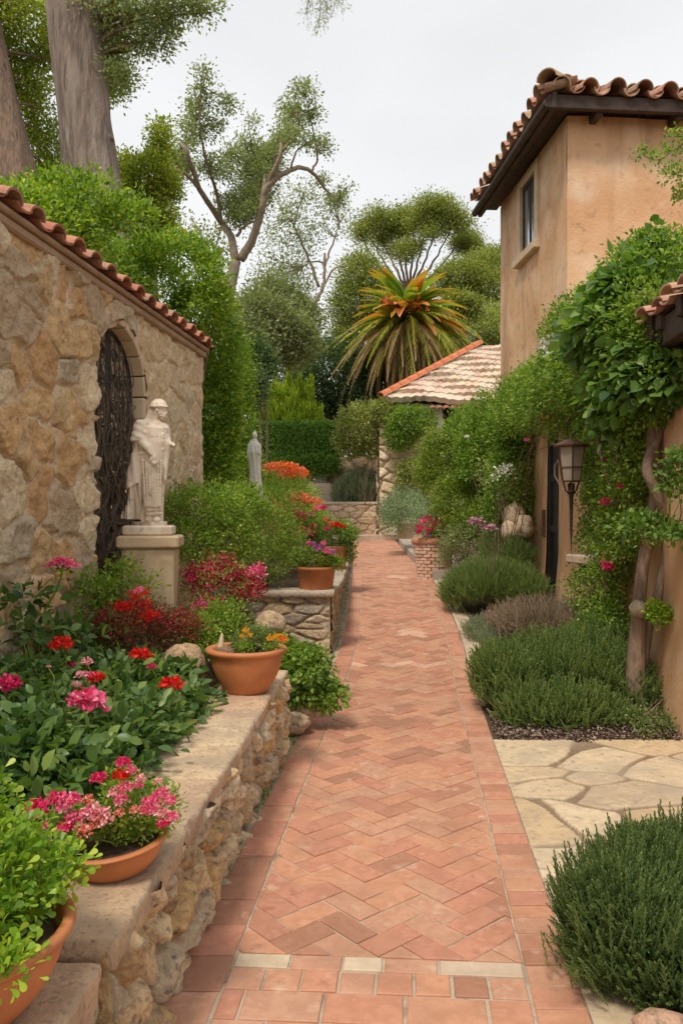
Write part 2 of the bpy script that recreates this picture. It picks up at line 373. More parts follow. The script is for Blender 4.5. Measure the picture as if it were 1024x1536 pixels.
bo = bricks.struct('brick_path', M['brick'], label='worn terracotta brick path laid in herringbone with straight borders', cat='path')
worn.struct('path_worn_bricks', M['brick_worn'], label='chalky worn bricks scattered in the herringbone path', cat='path')
pale.struct('path_pale_bricks', M['brick_light'], label='pale tan bricks set across the near end of the path', cat='path')

# voronoi stone relief ------------------------------------------------
def voro(x, y, jit, seed, stag=0.0, seeds=None):
    if seeds is not None:
        d = [np.hypot((x-a)*sx, (y-b)*sy) for a, b, sx, sy in seeds]; d = np.stack(d, -1); idx = np.argsort(d, -1)[..., :2]
        f1 = np.take_along_axis(d, idx[..., :1], -1)[..., 0]; f2 = np.take_along_axis(d, idx[..., 1:2], -1)[..., 0]
        return f1, f2, hsh(idx[..., 0]+seed, idx[..., 0]*2.3), x*0, y*0
    jy = np.floor(y); f1 = np.full(x.shape, 9.); f2 = f1.copy(); i1 = f1*0; ox = f1*0; oy = f1*0
    for dj in (-1, 0, 1):
        r = jy+dj; xs = x+stag*(r % 2); ix = np.floor(xs)
        for di in (-1, 0, 1):
            c = ix+di; h1 = hsh(c, r, c*0+seed); h2 = hsh(r, c, c*0+seed+5)
            px = c+.5+(h1-.5)*jit-stag*(r % 2); py = r+.5+(h2-.5)*jit
            d = np.hypot(x-px, y-py); hid = hsh(c+7, r+3, c*0+seed+11)
            n1 = d < f1; f2 = np.where(n1, f1, np.minimum(f2, d)); i1 = np.where(n1, hid, i1)
            ox = np.where(n1, x-px, ox); oy = np.where(n1, y-py, oy); f1 = np.where(n1, d, f1)
    return f1, f2, i1, ox, oy
def palpick(pal, h):
    pal = np.asarray(pal); return pal[np.clip((h*len(pal)).astype(int), 0, len(pal)-1)]
def relief(A, B, z0, z1, cw, ch, depth, res, seed, pal, mort, edge=.14, mw=.05, jit=.85, stag=.5, side=1, maskf=None, soft=None, power=.6, warp=.12, rough=.35, seeds=None):
    A = np.array(A, float); B = np.array(B, float); L = np.linalg.norm(B-A); d = (B-A)/L; n = np.array([d[1], -d[0]])*side
    ns = int(L/res)+2; nz_ = int((z1-z0)/res)+2
    s, z = np.meshgrid(np.linspace(0, L, ns), np.linspace(z0, z1, nz_), indexing='ij')
    q = np.stack([s, z, s*0+seed*3.7], -1)
    wx = fbm(q/(cw*.7), 2)*warp; wy = fbm(q/(cw*.7)+31, 2)*warp
    f1, f2, hid, ox, oy = voro(s/cw+wx, z/ch+wy, jit, seed, stag, None if seeds is None else seeds)
    e = f2-f1
    k = sstep(mw*.5, edge+mw, e)**power
    h3 = hsh(hid*91.7, hid*13.1)
    h = depth*k*(.45+.55*hid)+k*depth*.5*(ox*(h3-.5)+oy*(hsh(hid*7, h3)-.5))*2
    h = h+depth*rough*fbm(q*9, 4)*(.35+.65*k)+depth*.12*fbm(q*35, 2)
    if soft is not None: h = h*soft(s)
    c = palpick(pal, h3)*(1+.10*fbm(q*3.1, 2)[..., None])
    m = sstep(mw*.4, mw*1.3, e)[..., None]
    m = np.maximum(m*(soft(s)[..., None] if soft is not None else 1), 0)
    c = np.asarray(mort)*(1-m)+c*m
    V = np.stack([A[0]+d[0]*s+n[0]*h, A[1]+d[1]*s+n[1]*h, z], -1)
    msk = None
    if maskf is not None:
        sc = (s[:-1, :-1]+s[1:, 1:])/2; zc = (z[:-1, :-1]+z[1:, 1:])/2; msk = ~maskf(sc, zc)
    F = grid_faces(ns, nz_, msk)
    if side < 0: F = F[:, ::-1]
    return V.reshape(-1, 3), F, c.reshape(-1, 3)

# barrel tiles ---------------------------------------------------------
def barrel(mb, p0, p1, w0, w1, rise, flip=False, th=.014, n=8, rnd=None):
    p0 = np.array(p0, float); p1 = np.array(p1, float); ax = nrmz(p1-p0); sd = nrmz(np.cross(ax, [0, 0, 1])); up = np.cross(sd, ax)
    if flip: up = -up
    V = []
    for p, w in ((p0, w0), (p1, w1)):
        for o in (0, th):
            for k in range(n+1):
                a = math.pi*k/n; V.append(p+sd*math.cos(a)*(w/2-o)+up*(math.sin(a)*(rise*w/w0-o)))
    m = n+1; F = []
    for k in range(n):
        F += [(k, k+1, 2*m+k+1, 2*m+k), (m+k+1, m+k, 3*m+k, 3*m+k+1), (k+1, k, m+k, m+k+1), (2*m+k, 2*m+k+1, 3*m+k+1, 3*m+k)]
    for k in (0, n): F.append((k, m+k, 3*m+k, 2*m+k))
    if flip: F = [f[::-1] for f in F]
    mb.add(V, F, rnd)
def tile_slope(mb, A, B, up, n_course, expo, pitch, w=.3, rise=.085, jit=.012, limit=None):
    """eave from A to B (3d), 'up' horizontal unit vector pointing up-slope"""
    A = np.array(A, float); B = np.array(B, float); L = np.linalg.norm(B-A); d = (B-A)/L; n = int(round(L/w)); w = L/n
    sl = np.array([up[0]*math.cos(pitch), up[1]*math.cos(pitch), math.sin(pitch)])
    for c in range(n_course):
        for k in range(n):
            for cov in (0, 1):
                q = A+d*((k+(.5 if cov else 1.0))*w)+sl*(c*expo)+np.array([0, 0, .012*c*0+(.03 if cov else .035)])
                if limit and not limit(q): continue
                j = np.array([random.uniform(-jit, jit) for _ in range(3)])
                if cov: barrel(mb, q+j-sl*.02*random.random(), q+j+sl*(expo+.07)-np.array([0, 0, .02]), w*.66, w*.54, rise)
                else: barrel(mb, q+j, q+j+sl*(expo+.07)-np.array([0, 0, .02]), w*.60, w*.5, rise*.75, True)

# ------------------------------------------------------------------ garden wall on the left
PAL = [(.58, .40, .22), (.66, .48, .28), (.55, .34, .17), (.70, .57, .40), (.50, .41, .30), (.60, .39, .20), (.70, .57, .40), (.50, .38, .26), (.64, .44, .24)]
y0, y1 = -1.0, 8.12
wall = thing('garden_wall', 'tall tan rubble stone wall with a terracotta tile cap and an arched opening', 'wall', (WX(3.5), 3.5, 0))
wd = nrmz(np.array([.124, 1.0])); wnrm = np.array([wd[1], -wd[0]]); WLEN = (y1-y0)/wd[1]
def wp(y, out=0, z=0): return np.array([WX(y)+wnrm[0]*out, y+wnrm[1]*out, z])
AY, AR, ASP = 6.07, .47, 2.50           # arch centre, half width, springing height
sc_ = (AY-y0)/wd[1]
def inarch(s, z): return (np.abs(s-sc_) < AR+.04) & ((z < ASP) | (np.hypot(s-sc_, z-ASP) < AR+.04))
V, F, c = relief((WX(y0), y0), (WX(y1), y1), -.1, 3.13, .27, .26, .060, .0105, 3, PAL, (.74, .61, .44), edge=.07, mw=.12, jit=.95, stag=.5, maskf=inarch,
                 soft=lambda s: 1-.55*sstep(6.6, 8.0, s), power=.5, warp=.36, rough=.6)
part('stonework', V, F, M['stone'], wall, True, col=c)
V, F, c = relief((WX(y0)-.36, y0), (WX(y1)-.36, y1), -.1, 3.16, .4, .3, .02, .03, 4, PAL, (.5, .4, .28), side=-1, maskf=inarch)
part('back_face', V, F, M['stone'], wall, True, col=c)
V, F, c = relief((WX(y1), y1), (WX(y1)-.36, y1+.03), -.1, 3.16, .3, .3, .03, .02, 5, PAL, (.5, .4, .28), side=1)
part('end_face', V, F, M['stone'], wall, True, col=c)
mb = MB(); random.seed(2)            # arch stones lining the opening
def radial(a0, a1, r0, r1, dep0, dep1):
    V = []
    for dep in (dep0, dep1):
        for a, r in ((a0, r0), (a1, r0), (a1, r1), (a0, r1)):
            p = wp(AY+math.cos(a)*r*wd[1], -dep, ASP+math.sin(a)*r); V.append(p)
    return V, [(0, 1, 2, 3), (7, 6, 5, 4), (0, 4, 5, 1), (1, 5, 6, 2), (2, 6, 7, 3), (3, 7, 4, 0)]
na = 9
for k in range(na):
    a0 = math.pi*k/na+.012; a1 = math.pi*(k+1)/na-.012; rr = AR+random.uniform(-.012, .012)
    V, F = radial(a0, a1, rr, AR+random.uniform(.09, .12), -.004-random.uniform(0, .010), .37); mb.add(V, F)
for sg in (-1, 1):
    z = 0
    while z < ASP-.02:
        h = min(random.uniform(.2, .34), ASP-z); rr = random.uniform(-.012, .012)
        mb.box(wp(AY+sg*(AR+.055+rr)*wd[1], -.18, z+h/2), (.38, .11, h-.012), math.atan2(wd[1], wd[0])-math.pi/2, .012); z += h
arch = mb.part('arch_stones', M['frame'], wall)
bv = arch.modifiers.new('bevel', 'BEVEL'); bv.width = .012; bv.segments = 2
mb = MB(); az = math.atan2(wd[1], wd[0])-math.pi/2
mid = (y0+y1)/2
mb.box(wp(mid, -.16, 3.155), (.42, WLEN+.02, .06), az, .012); mb.box(wp(mid, -.155, 3.205), (.46, WLEN+.04, .04), az, .010)
mb.part('cornice', M['cornice'], wall)
mb = MB(); random.seed(8)
n = int(WLEN/.262)
for k in range(n):
    y = y0+(k+.5)*.262*wd[1]; j = [random.uniform(-.008, .008) for _ in range(4)]
    for sg, o in ((1, .125), (-1, -.46)):
        barrel(mb, wp(y, o+j[0], 3.235+j[1]), wp(y, -.17, 3.315), .18, .15, .065, n=9)
        barrel(mb, wp(y+.131, o-.012*sg+j[2], 3.255+j[3]), wp(y+.131, -.17, 3.315), .165, .15, .035, True)
    barrel(mb, wp(y-.15, -.17, 3.31), wp(y+.14, -.17, 3.325), .18, .16, .07)
mb.part('tile_cap', M['tile'], wall, True)
es = wall.children[-1].modifiers.new('edges', 'EDGE_SPLIT'); es.split_angle = R(40)

# wrought iron gate in the arch, with dry vine stems woven through it
gate = thing('iron_gate', 'dark wrought iron gate with scrollwork standing in the arched wall opening', 'gate', wp(AY, -.2, .35))
def gp(s, z, o=0): return wp(AY+s*wd[1], -.10+o, z)
mb = MB()
ring = [gp(-AR+.03, .4)]+[gp(-AR+.03, ASP)]+[gp((AR-.03)*math.cos(a), ASP+(AR-.03)*math.sin(a)) for a in np.linspace(math.pi, 0, 16)[1:]]+[gp(AR-.03, .4)]
mb.tube(ring, .017, 6); mb.tube([gp(0, .4), gp(0, ASP+AR-.03)], .015, 6)
for z in (.5, 1.2, 2.12, 2.2): mb.tube([gp(-AR+.03, z), gp(AR-.03, z)], .013, 6)
mb.part('gate_frame', M['iron'], gate)
mb = MB()
for s in np.linspace(-.38, .38, 10):
    top = ASP+math.sqrt(max(.001, (AR-.03)**2-s*s)); mb.tube([gp(s, .42), gp(s, top)], .0075, 5)
mb.part('bars', M['iron'], gate)
random.seed(5)
def scroll(s, z, r, sg, fl):
    mb = MB(); a = np.linspace(0, 3.6*math.pi, 34); rr = r*(1-.8*a/a[-1]); mb.tube([gp(s+sg*(rr[i]*math.cos(a[i])), z+fl*rr[i]*math.sin(a[i])) for i in range(34)], .0065, 5); mb.part('scroll', M['iron'], gate)
for z in (.75, 1.0, 1.42, 1.66, 1.9, 2.36, 2.58, 2.76):
    for s in (-.28, -.12, .12, .28):
        if math.hypot(s, max(0, z-ASP)) < AR-.12: scroll(s, z, random.uniform(.06, .085), random.choice((-1, 1)), random.choice((-1, 1)))
dv = thing('dry_vine', 'tangle of leafless brown stems climbing through the iron gate', 'vine', gp(0, .4, .05))
mb = MB(); g = rng(31)
for k in range(150):
    s = g.uniform(-.4, .4); z = g.uniform(.4, 1.2) if k > 30 else .4; z = z+(g.uniform(0, 1.4) if k > 60 else 0); pts = []
    ln = g.integers(5, 12)
    for i in range(ln):
        if abs(s) > .43 or (z > ASP and math.hypot(s, z-ASP) > AR-.06): break
        pts.append(gp(s, z, .02+g.uniform(-.03, .05))); s += g.normal(0, .09); z += g.uniform(.02, .32)
    if len(pts) > 3: mb.tube(curve(pts, 5), np.linspace(g.uniform(.006, .017), .003, len(curve(pts, 5))), 5)
mb.part('stem', M['dry'], dv)

# ------------------------------------------------------------------ low retaining wall by the path
def LXr(y): return -.542+(np.asarray(y)-2.19)*.0555       # right edge of the coping
LZ = .50; LEND = 5.36
low = thing('retaining_wall', 'low wall of rounded tan boulders with broad stone coping along the left side of the path', 'wall', (LXr(3)-.15, 3, 0))
PAL2 = [(.52, .39, .24), (.64, .51, .34), (.42, .31, .19), (.68, .56, .40), (.56, .39, .20), (.48, .40, .30), (.60, .46, .29)]
V, F, c = relief((LXr(-.6)-.075, -.6), (LXr(LEND)-.06, LEND), -.05, LZ-.035, .165, .15, .105, .006, 12, PAL2, (.15, .11, .07), edge=.50, mw=.03, jit=.8, stag=.5, power=.55, warp=.20, rough=.17)
s_ = V[:, 1] < 1.97; V[s_, 2] = -.05+(V[s_, 2]+.05)*(.33/.48)
part('rubble_face', V, F, M['stone2'], low, True, col=c)
V, F, c = relief((LXr(LEND)-.06, LEND), (LXr(LEND)-.50, LEND+.03), -.05, LZ-.07, .165, .15, .07, .008, 14, PAL2, (.20, .15, .10), edge=.42, mw=.04, jit=.8, power=.62, warp=.22, side=1)
part('end_face', V, F, M['stone2'], low, True, col=c)
def slab(name, parent, xy0, xy1, xr, w, z0, z1, mat, seed, taper=0, label=None):
    """coping slab with a hewn, uneven edge; xr(y) its path-side edge"""
    res = .014; ya, yb = xy0, xy1; ny = max(4, int((yb-ya)/res)); nx = max(4, int(w/res)); nzz = max(3, int((z1-z0)/res))
    ys = np.linspace(ya, yb, ny); us = np.linspace(0, 1, nx)
    ringx = []; ringz = []
    for u in us: ringx.append(-w*(1-u)); ringz.append(1.0)
    for v in np.linspace(1, 0, nzz)[1:]: ringx.append(0); ringz.append(v)
    for u in us[::-1][1:]: ringx.append(-w*(1-u)); ringz.append(0)
    for v in np.linspace(0, 1, nzz)[1:-1]: ringx.append(-w); ringz.append(v)
    ringx = np.array(ringx); ringz = np.array(ringz); n = len(ringx); rr = .008
    YY = np.repeat(ys[:, None], n, 1); XX = xr(YY)+ringx[None]; ZZ = z0+(z1-z0)*ringz[None]+YY*0
    # round the arrises
    cxm = -w/2
    endk = np.minimum(YY-ya, yb-YY); pull = rr*(1-np.clip(endk/rr, 0, 1))**2
    ex = np.clip(1-(np.minimum(-ringx, w+ringx))/rr, 0, 1)[None]; ez = np.clip(1-np.minimum(ringz, 1-ringz)*(z1-z0)/rr, 0, 1)[None]
    cc = ex*ez; q = np.stack([XX, YY, ZZ], -1)
    nz1 = fbm(q*14+seed, 4); nz2 = fbm(q*4+seed*2, 2)
    XX = XX-np.sign(ringx[None]-cxm)*(cc*rr*.5+pull)+nz1*.016*ex+nz2*.010*ex
    ZZ = ZZ-np.sign(ringz[None]-.5)*(cc*rr*.5+pull)+nz1*.004+nz2*.006
    V = np.stack([XX, YY, ZZ], -1).reshape(-1, 3); F = []
    i, j = np.meshgrid(np.arange(ny-1), np.arange(n), indexing='ij'); j2 = (j+1) % n
    Fq = np.stack([i*n+j, i*n+j2, (i+1)*n+j2, (i+1)*n+j], -1).reshape(-1, 4)
    Fl = [tuple(f) for f in Fq[:, ::-1]]+[tuple(range(n)), tuple(range((ny-1)*n+n-1, (ny-1)*n-1, -1))]
    hs = float(hsh(np.array(seed*1.7), np.array(2.2)))
    return part(name, V, Fl, mat, parent, True, rnd=[hs]*len(Fl), label=label)
cuts = [1.975, 2.72, 3.18, 3.62, 4.10, 4.72, LEND+.03]
for k in range(len(cuts)-1): slab('coping_stone', low, cuts[k]+.004, cuts[k+1]-.004, LXr, .35+.01*(k % 2), LZ-.09+.004*k, LZ-.003*(k % 3), M['coping'], 3+k)
def LXr2(y): return LXr(y)-.03
for k, (a, b) in enumerate([(-.6, .2), (.21, 1.1), (1.11, 1.965)]): slab('coping_stone', low, a+.005, b-.005, LXr2, .46, .31, .455, M['coping'], 21+k, label='paler stepped-down coping stone' if k == 2 else None)

# ------------------------------------------------------------------ stone planter beside the path
PX = lambda y: PL(y)-.09
pln = thing('stone_planter', 'raised flat-topped stone planter with grey coping beside the middle of the path', 'planter', (-.5, 10, .1))
PALP = [(.46, .35, .22), (.54, .42, .28), (.40, .31, .21), (.58, .48, .34), (.36, .30, .24), (.50, .36, .21)]
V, F, c = relief((-1.9, 8.38), (PX(8.4), 8.42), -.05, .68, .30, .10, .045, .0095, 41, PALP, (.22, .17, .11), edge=.22, mw=.05, jit=.75, stag=.5, warp=.15)
part('front_face', V, F, M['stone'], pln, True, col=c)
V, F, c = relief((PX(8.42), 8.42), (PX(14.4), 14.4), -.05, .68, .28, .10, .04, .014, 43, PALP, (.22, .17, .11), edge=.22, mw=.05, jit=.75, stag=.5, warp=.15)
part('side_face', V, F, M['stone'], pln, True, col=c)
mb = MB(); mb.box((PX(8.42)-.05, 8.46, .31), (.12, .12, .73), 0, .01); mb.part('corner_stone', M['coping_grey'], pln)
slab('coping_stone', pln, 8.66, 10.4, lambda y: PX(y)+.05, .40, .67, .745, M['coping_grey'], 51)
slab('coping_stone', pln, 10.41, 12.4, lambda y: PX(y)+.05, .40, .67, .747, M['coping_grey'], 52)
slab('coping_stone', pln, 12.41, 14.45, lambda y: PX(y)+.05, .40, .67, .744, M['coping_grey'], 53)
slab('coping_stone', pln, 8.34, 8.65, lambda y: PX(y)+.05, .95, .67, .746, M['coping_grey'], 54)
slab('coping_stone', pln, 8.34, 8.65, lambda y: PX(y)-.91, 1.0, .67, .744, M['coping_grey'], 55)
xs = np.linspace(-2.2, -.0, 12); ys = np.linspace(8.5, 14.4, 20); X, Y = np.meshgrid(xs, ys, indexing='ij')
X = np.minimum(X, PX(Y)-.3); part('planting_soil', np.stack([X, Y, .70+.02*fbm(np.stack([X, Y, X], -1)*3)], -1).reshape(-1, 3), grid_faces(12, 20), M['soil'], pln, True)

# beds
def bed(name, fx0, fx1, ya, yb, hf, lab, nx=26, ny=70):
    ys = np.linspace(ya, yb, ny); us = np.linspace(0, 1, nx); U, Y = np.meshgrid(us, ys, indexing='ij')
    X = fx0(Y)+(fx1(Y)-fx0(Y))*U; zz = hf(X, Y)+.02*fbm(np.stack([X, Y, X*0], -1)*6, 3)
    struct(name, np.stack([X, Y, zz], -1).reshape(-1, 3), grid_faces(nx, ny), M['soil'], True, label=lab, cat='soil')
bed('soil_bed', lambda y: WX(y)-.02, lambda y: LXr(y)-.2, -.8, 5.30, lambda x, y: .40+0*x, 'dark soil bed between the tall wall and the low wall')
bed('soil_bed', lambda y: WX(y)-.3, lambda y: PL(y)-.0, 5.31, 8.36, lambda x, y: Z(y)-.02+.32*sstep(0.1, .7, PL(y)-x), 'dark soil bed in front of the stone planter')
bed('soil_bed', lambda y: -8+0*y, lambda y: np.minimum(-2.2, y), 8.2, 24, lambda x, y: Z(y)+.25, 'soil beyond the end of the tall wall')
bed('soil_bed', lambda y: PR(y)+.002, lambda y: HX(y)+.25, 5.40, 24, lambda x, y: Z(y)-.03+.03*sstep(5.44, 5.50, y)+.07*sstep(0, .5, x-PR(y))*sstep(5.42, 5.9, y), 'dark mulched bed below the ochre house wall', 26, 160)
bed('soil_bed', lambda y: PL(y)-3, lambda y: PL(y)-.01, 14.4, 26, lambda x, y: Z(y)+.1+0*x, 'soil bed left of the far end of the path')
# edging slabs right of the path
mb = MB()
random.seed(3); y = 5.56
while y < 12.6:
    d = random.uniform(.7, 1.3); w = .22
    V = []
    for yy_ in np.linspace(y+.008, y+d-.008, 6):
        w = .19+.012*math.sin(yy_*5)
        for xx, zz_ in ((.006, -.03), (.006, .018), (w, .034), (w, -.03)): V.append((PR(yy_)+xx, yy_, Z(yy_)+zz_))
    mb.add(V, [(k*4+i, k*4+4+i, k*4+5+i, k*4+1+i)[::-1] for k in range(5) for i in range(3)]+[(0, 1, 2, 3), (23, 22, 21, 20)]) if y > 6.2 else None
    y += d
mb.struct('kerb', M['kerb'], label='pale stone edging slabs along the right side of the path', cat='kerb')
# raised grey ledge along the far right side of the path
mb = MB(); ys = np.linspace(13.0, 22.6, 16)
V = []
for y in ys:
    a = PR(y)+.0; b = a+1.0
    V += [(a, y, Z(y)-.05), (a, y, Z(y)+.155), (a+.012, y, Z(y)+.17), (b, y, Z(y)+.17), (b, y, Z(y)-.05)]
F = [(k*5+i, k*5+i+1, k*5+5+i+1, k*5+5+i) for k in range(15) for i in range(4)]+[(0, 1, 2, 3, 4)[::-1], tuple(75+i for i in range(5))]
mb.add(V, F, .5); mb.struct('ledge', M['kerb_grey'], label='raised grey stone ledge along the far right of the path', cat='ledge')
mb = MB(); a = np.linspace(R(60), R(170), 14)
V = []
for t in a:
    for r, z in ((1.5, -.1), (1.5, .10), (2.2, .105), (2.2, -.1)): V.append((1.9+r*math.cos(t)*1.0, 22.9+r*math.sin(t)*.75, Z(23.8)+z+.06))
F = [(k*4+i, k*4+4+i, k*4+4+i+1, k*4+i+1) for k in range(13) for i in range(3)]+[(0, 1, 2, 3), (55, 54, 53, 52)]
mb.add(V, F, .3); mb.struct('step', M['kerb'], label='curved low stone step at the far end of the path', cat='step')

# flagstone patio, lower right
res = .011; xs = np.arange(0, 2.7, res); ys = np.arange(.3, 5.47, res); U, Y = np.meshgrid(xs, ys, indexing='ij'); X = PR(Y)+.002+U
def fs(u, v, sx=1, sy=1):
    y = EYE*FPX/(v-770); return ((u-512)*y/FPX, y, sx, sy)
seeds = [fs(812, 1136, .62, 1.15), fs(905, 1143, .7, 1.1), fs(795, 1166, .8, 1.1), fs(842, 1180, .9, 1.2), fs(945, 1195, .8, 1.2), fs(885, 1174, 1.2, 1.6), fs(1000, 1122, .8, 1.3), fs(1015, 1160, .9, .9),
         fs(805, 1238, .9, 1.0), fs(880, 1235, .9, 1), fs(838, 1300, .9, .9), fs(1010, 1225, .9, 1), fs(960, 1260, .9, 1), fs(905, 1330, .9, .9), fs(1020, 1330), fs(1090, 1140), fs(1150, 1200), fs(1120, 1290)]
g = rng(6)
for yy_ in np.arange(.4, 2.9, .42):
    for xx in np.arange(.9, 3.6, .5): seeds.append((xx+g.uniform(-.14, .14), yy_+g.uniform(-.12, .12), .9, 1.1))
for yy_ in np.arange(3.0, 5.6, .5):
    for xx in np.arange(2.75, 4.2, .55): seeds.append((xx+g.uniform(-.14, .14), yy_+g.uniform(-.12, .12), .9, 1.1))
q = np.stack([X, Y, X*0], -1); wx = fbm(q*2.2, 2)*.10; wy = fbm(q*2.2+9, 2)*.10
f1, f2, hid, _, _ = voro(X+wx+fbm(q*9, 2)*.012, Y+wy+fbm(q*9+4, 2)*.012, 1, 1, seeds=seeds); e = f2-f1
k = sstep(.022, .034, e); zz = Z(Y)-.004+.010*k+k*.004*fbm(q*3, 3)+.0012*fbm(q*30, 2)+(1-k)*.003*fbm(q*25, 2)
cc = palpick([(.92, .90, .86), (.80, .78, .76), (1.0, .95, .85), (.86, .80, .70), (1.0, 1.0, .97)], hid)*(1+.08*fbm(q*3, 3)[..., None]); cc = np.array((.40, .35, .31))*(1-k[..., None])+cc*k[..., None]
struct('patio', np.stack([X, Y, zz], -1).reshape(-1, 3), grid_faces(len(xs), len(ys)), M['flag'], True, col=cc.reshape(-1, 3), label='irregular tan flagstone paving right of the brick path', cat='paving')

# ------------------------------------------------------------------ near house (ochre, overgrown)
nh = thing('garden_house', 'single-storey ochre stucco house wall overgrown with climbers, dark door beside the lantern', 'house', (2.6, 8, 0))
H0, H1, HT = 4.4, 13.0, 2.95
D0, D1, DT = 9.88, 10.57, 2.62
def hp(y, out, z): return np.array([HX(y)-out, y+out*.067, z])
def hgrid(ya, yb, za, zb, res=.05, bulge=.02):
    ny = max(3, int((yb-ya)/res)); nzz = max(3, int((zb-za)/res)); Yg, Zg = np.meshgrid(np.linspace(ya, yb, ny), np.linspace(za, zb, nzz), indexing='ij')
    o = bulge*fbm(np.stack([Yg*1.3, Zg*1.3, Yg*0], -1), 3)+.05*(1-sstep(0.0, .9, Zg-Z(Yg)))
    return np.stack([HX(Yg)-o, Yg, Zg], -1).reshape(-1, 3), grid_faces(ny, nzz)[:, ::-1]
for (a, b, za, zb) in ((H0, D0, -.1, HT), (D1, H1, -.1, HT), (D0, D1, DT, HT)):
    V, F = hgrid(a, b, za, zb, .05); part('wall', V, F, M['stucco2'], nh, True)
mb = MB(); rz = -math.atan(.067)
mb.box(hp(D0+.04, -.10, DT/2), (.2, .09, DT), rz, .004); mb.box(hp(D1-.045, -.115, DT/2), (.2, .09, DT), rz, .004); mb.box(hp((D0+D1)/2, -.11, DT-.04), (.19, D1-D0-.18, .08), rz, .004)
mb.part('door_frame', M['door'], nh)
mb = MB(); mb.box(hp((D0+D1)/2, -.08, 1.4), (.05, .52, 2.35), rz, .006)
for z in (.7, 1.35, 2.0): mb.box(hp((D0+D1)/2, -.04, z), (.03, .5, .09), rz, .004)
dr = mb.part('door', M['door'], nh)
MB().box(hp(D1+.12, .02, 1.42), (.05, .10, .36), rz, .01).part('lock_box', M['bronze'], nh)
# end faces and flat core of the house
mb = MB(); mb.add([(HX(H0), H0, -.1), (HX(H0)+4, H0, -.1), (HX(H0)+4, H0, HT+.6), (HX(H0), H0, HT)], [(0, 1, 2, 3)]); mb.part('end_wall', M['stucco2'], nh); mb = MB()
mb.add([(HX(H1), H1, -.1), (HX(H1)+3, H1, -.1), (HX(H1)+3, H1, HT+.3), (HX(H1), H1, HT)], [(3, 2, 1, 0)]); mb.part('end_wall', M['stucco2'], nh)
# low tiled roof with dark timber eave
mb = MB(); random.seed(14)
RZ = 2.78
mb.box((HX(4.5)-.10, 4.65, RZ+.03), (.10, 2.2, .20), rz, .01); 
for y in (3.9, 4.5, 5.1, 5.5): mb.box((HX(y)-.02+.3, y, RZ+.10), (.95, .09, .13), rz, .008)
mb.box((2.98, 5.70, RZ+.10), (1.6, .09, .22), .0, .01)
mb.part('eave_timber', M['wood_dark'], nh)
mb = MB(); tile_slope(mb, (HX(3.4)-.25, 3.4, RZ+.15), (HX(5.78)-.25, 5.78, RZ+.15), (1, .067), 5, .36, R(13), .26, .05); mb.part('roof_tiles', M['tile_house'], nh, True)
MB().add([(HX(3.4)-.19, 3.4, RZ+.13), (HX(5.75)-.19, 5.75, RZ+.13), (4.6, 5.75, RZ+.13+.80), (4.6, 3.4, RZ+.13+.80)], [(0, 1, 2, 3)]).part('roof_deck', M['wood_dark'], nh)
MB().add([(HX(5.7), 5.7, HT), (HX(9.9), 9.9, HT), (6, 9.9, HT+.5), (6, 5.7, HT+.5)], [(0, 1, 2, 3)]).part('roof', M['tile'], nh)
mb = MB(); mb.box(hp(7.45, .14, 1.12), (.34, .50, .08), rz+.3, .012); mb.part('stone_shelf', M['kerb'], nh)

# ------------------------------------------------------------------ tall ochre house
th = thing('tall_house', 'two-storey ochre stucco house with terracotta barrel tile roof, dark eaves and one small window', 'house', (4.5, 11.5, .3))
dl = nrmz(np.array([-.08, 1.0, 0])); df = np.array([dl[1], -dl[0], 0]); C0 = np.array([2.817, 10.0, 0]); DL = 3.0; DF = 7.0; ZT = 6.52
def tp(f, l, z): return C0+df*f+dl*l+np.array([0, 0, z])
def tgrid(fn, a0, a1, z0, z1, flip, res=.08):
    na_ = max(2, int((a1-a0)/res)); nb = max(2, int((z1-z0)/res)); V = []
    A_, Z_ = np.meshgrid(np.linspace(a0, a1, na_), np.linspace(z0, z1, nb), indexing='ij')
    V = fn(A_.ravel(), Z_.ravel()); F = grid_faces(na_, nb); return V, (F[:, ::-1] if flip else F)
def leftf(a, z): 
    o = .018*fbm(np.stack([a*1.5, z*1.5, a*0], -1), 3); return C0+dl*a[:, None]-df*o[:, None]+np.array([0, 0, 1])*z[:, None]
def frontf(a, z):
    o = .025*fbm(np.stack([a*1.2, z*1.2, a*0+5], -1), 3); o = o*np.clip(a/.3, 0, 1); return C0+df*a[:, None]-dl*o[:, None]+np.array([0, 0, 1])*z[:, None]
W0, W1, WZ0, WZ1 = 1.20, 1.88, 5.36, 6.36       # window hole on the left face (along dl, z)
for a0, a1, z0, z1 in ((0, W0, 0, ZT), (W1, DL, 0, ZT), (W0, W1, 0, WZ0), (W0, W1, WZ1, ZT)):
    V, F = tgrid(leftf, a0, a1, z0, z1, True); part('wall', V, F, M['stucco'], th, True)
V, F = tgrid(frontf, 0, DF, 0, ZT, False); part('wall', V, F, M['stucco'], th, True)
mb = MB(); mb.add([tp(0, DL, 0), tp(DF, DL, 0), tp(DF, DL, ZT), tp(0, DL, ZT)], [(0, 1, 2, 3)]); mb.add([tp(DF, 0, 0), tp(DF, DL, 0), tp(DF, DL, ZT), tp(DF, 0, ZT)], [(0, 1, 2, 3)]); mb.part('back_wall', M['stucco'], th)
rl = math.atan2(dl[1], dl[0])-math.pi/2
win = MB()
for l0, l1, z0, z1 in ((W0-.13, W0, WZ0-.02, WZ1+.12), (W1, W1+.13, WZ0-.02, WZ1+.12), (W0, W1, WZ1, WZ1+.12)): win.box(tp(-.0, (l0+l1)/2, (z0+z1)/2), (.07, l1-l0, z1-z0), rl, .006)
win.box(tp(-.02, (W0+W1)/2, WZ0-.08), (.14, W1-W0+.34, .12), rl, .01)
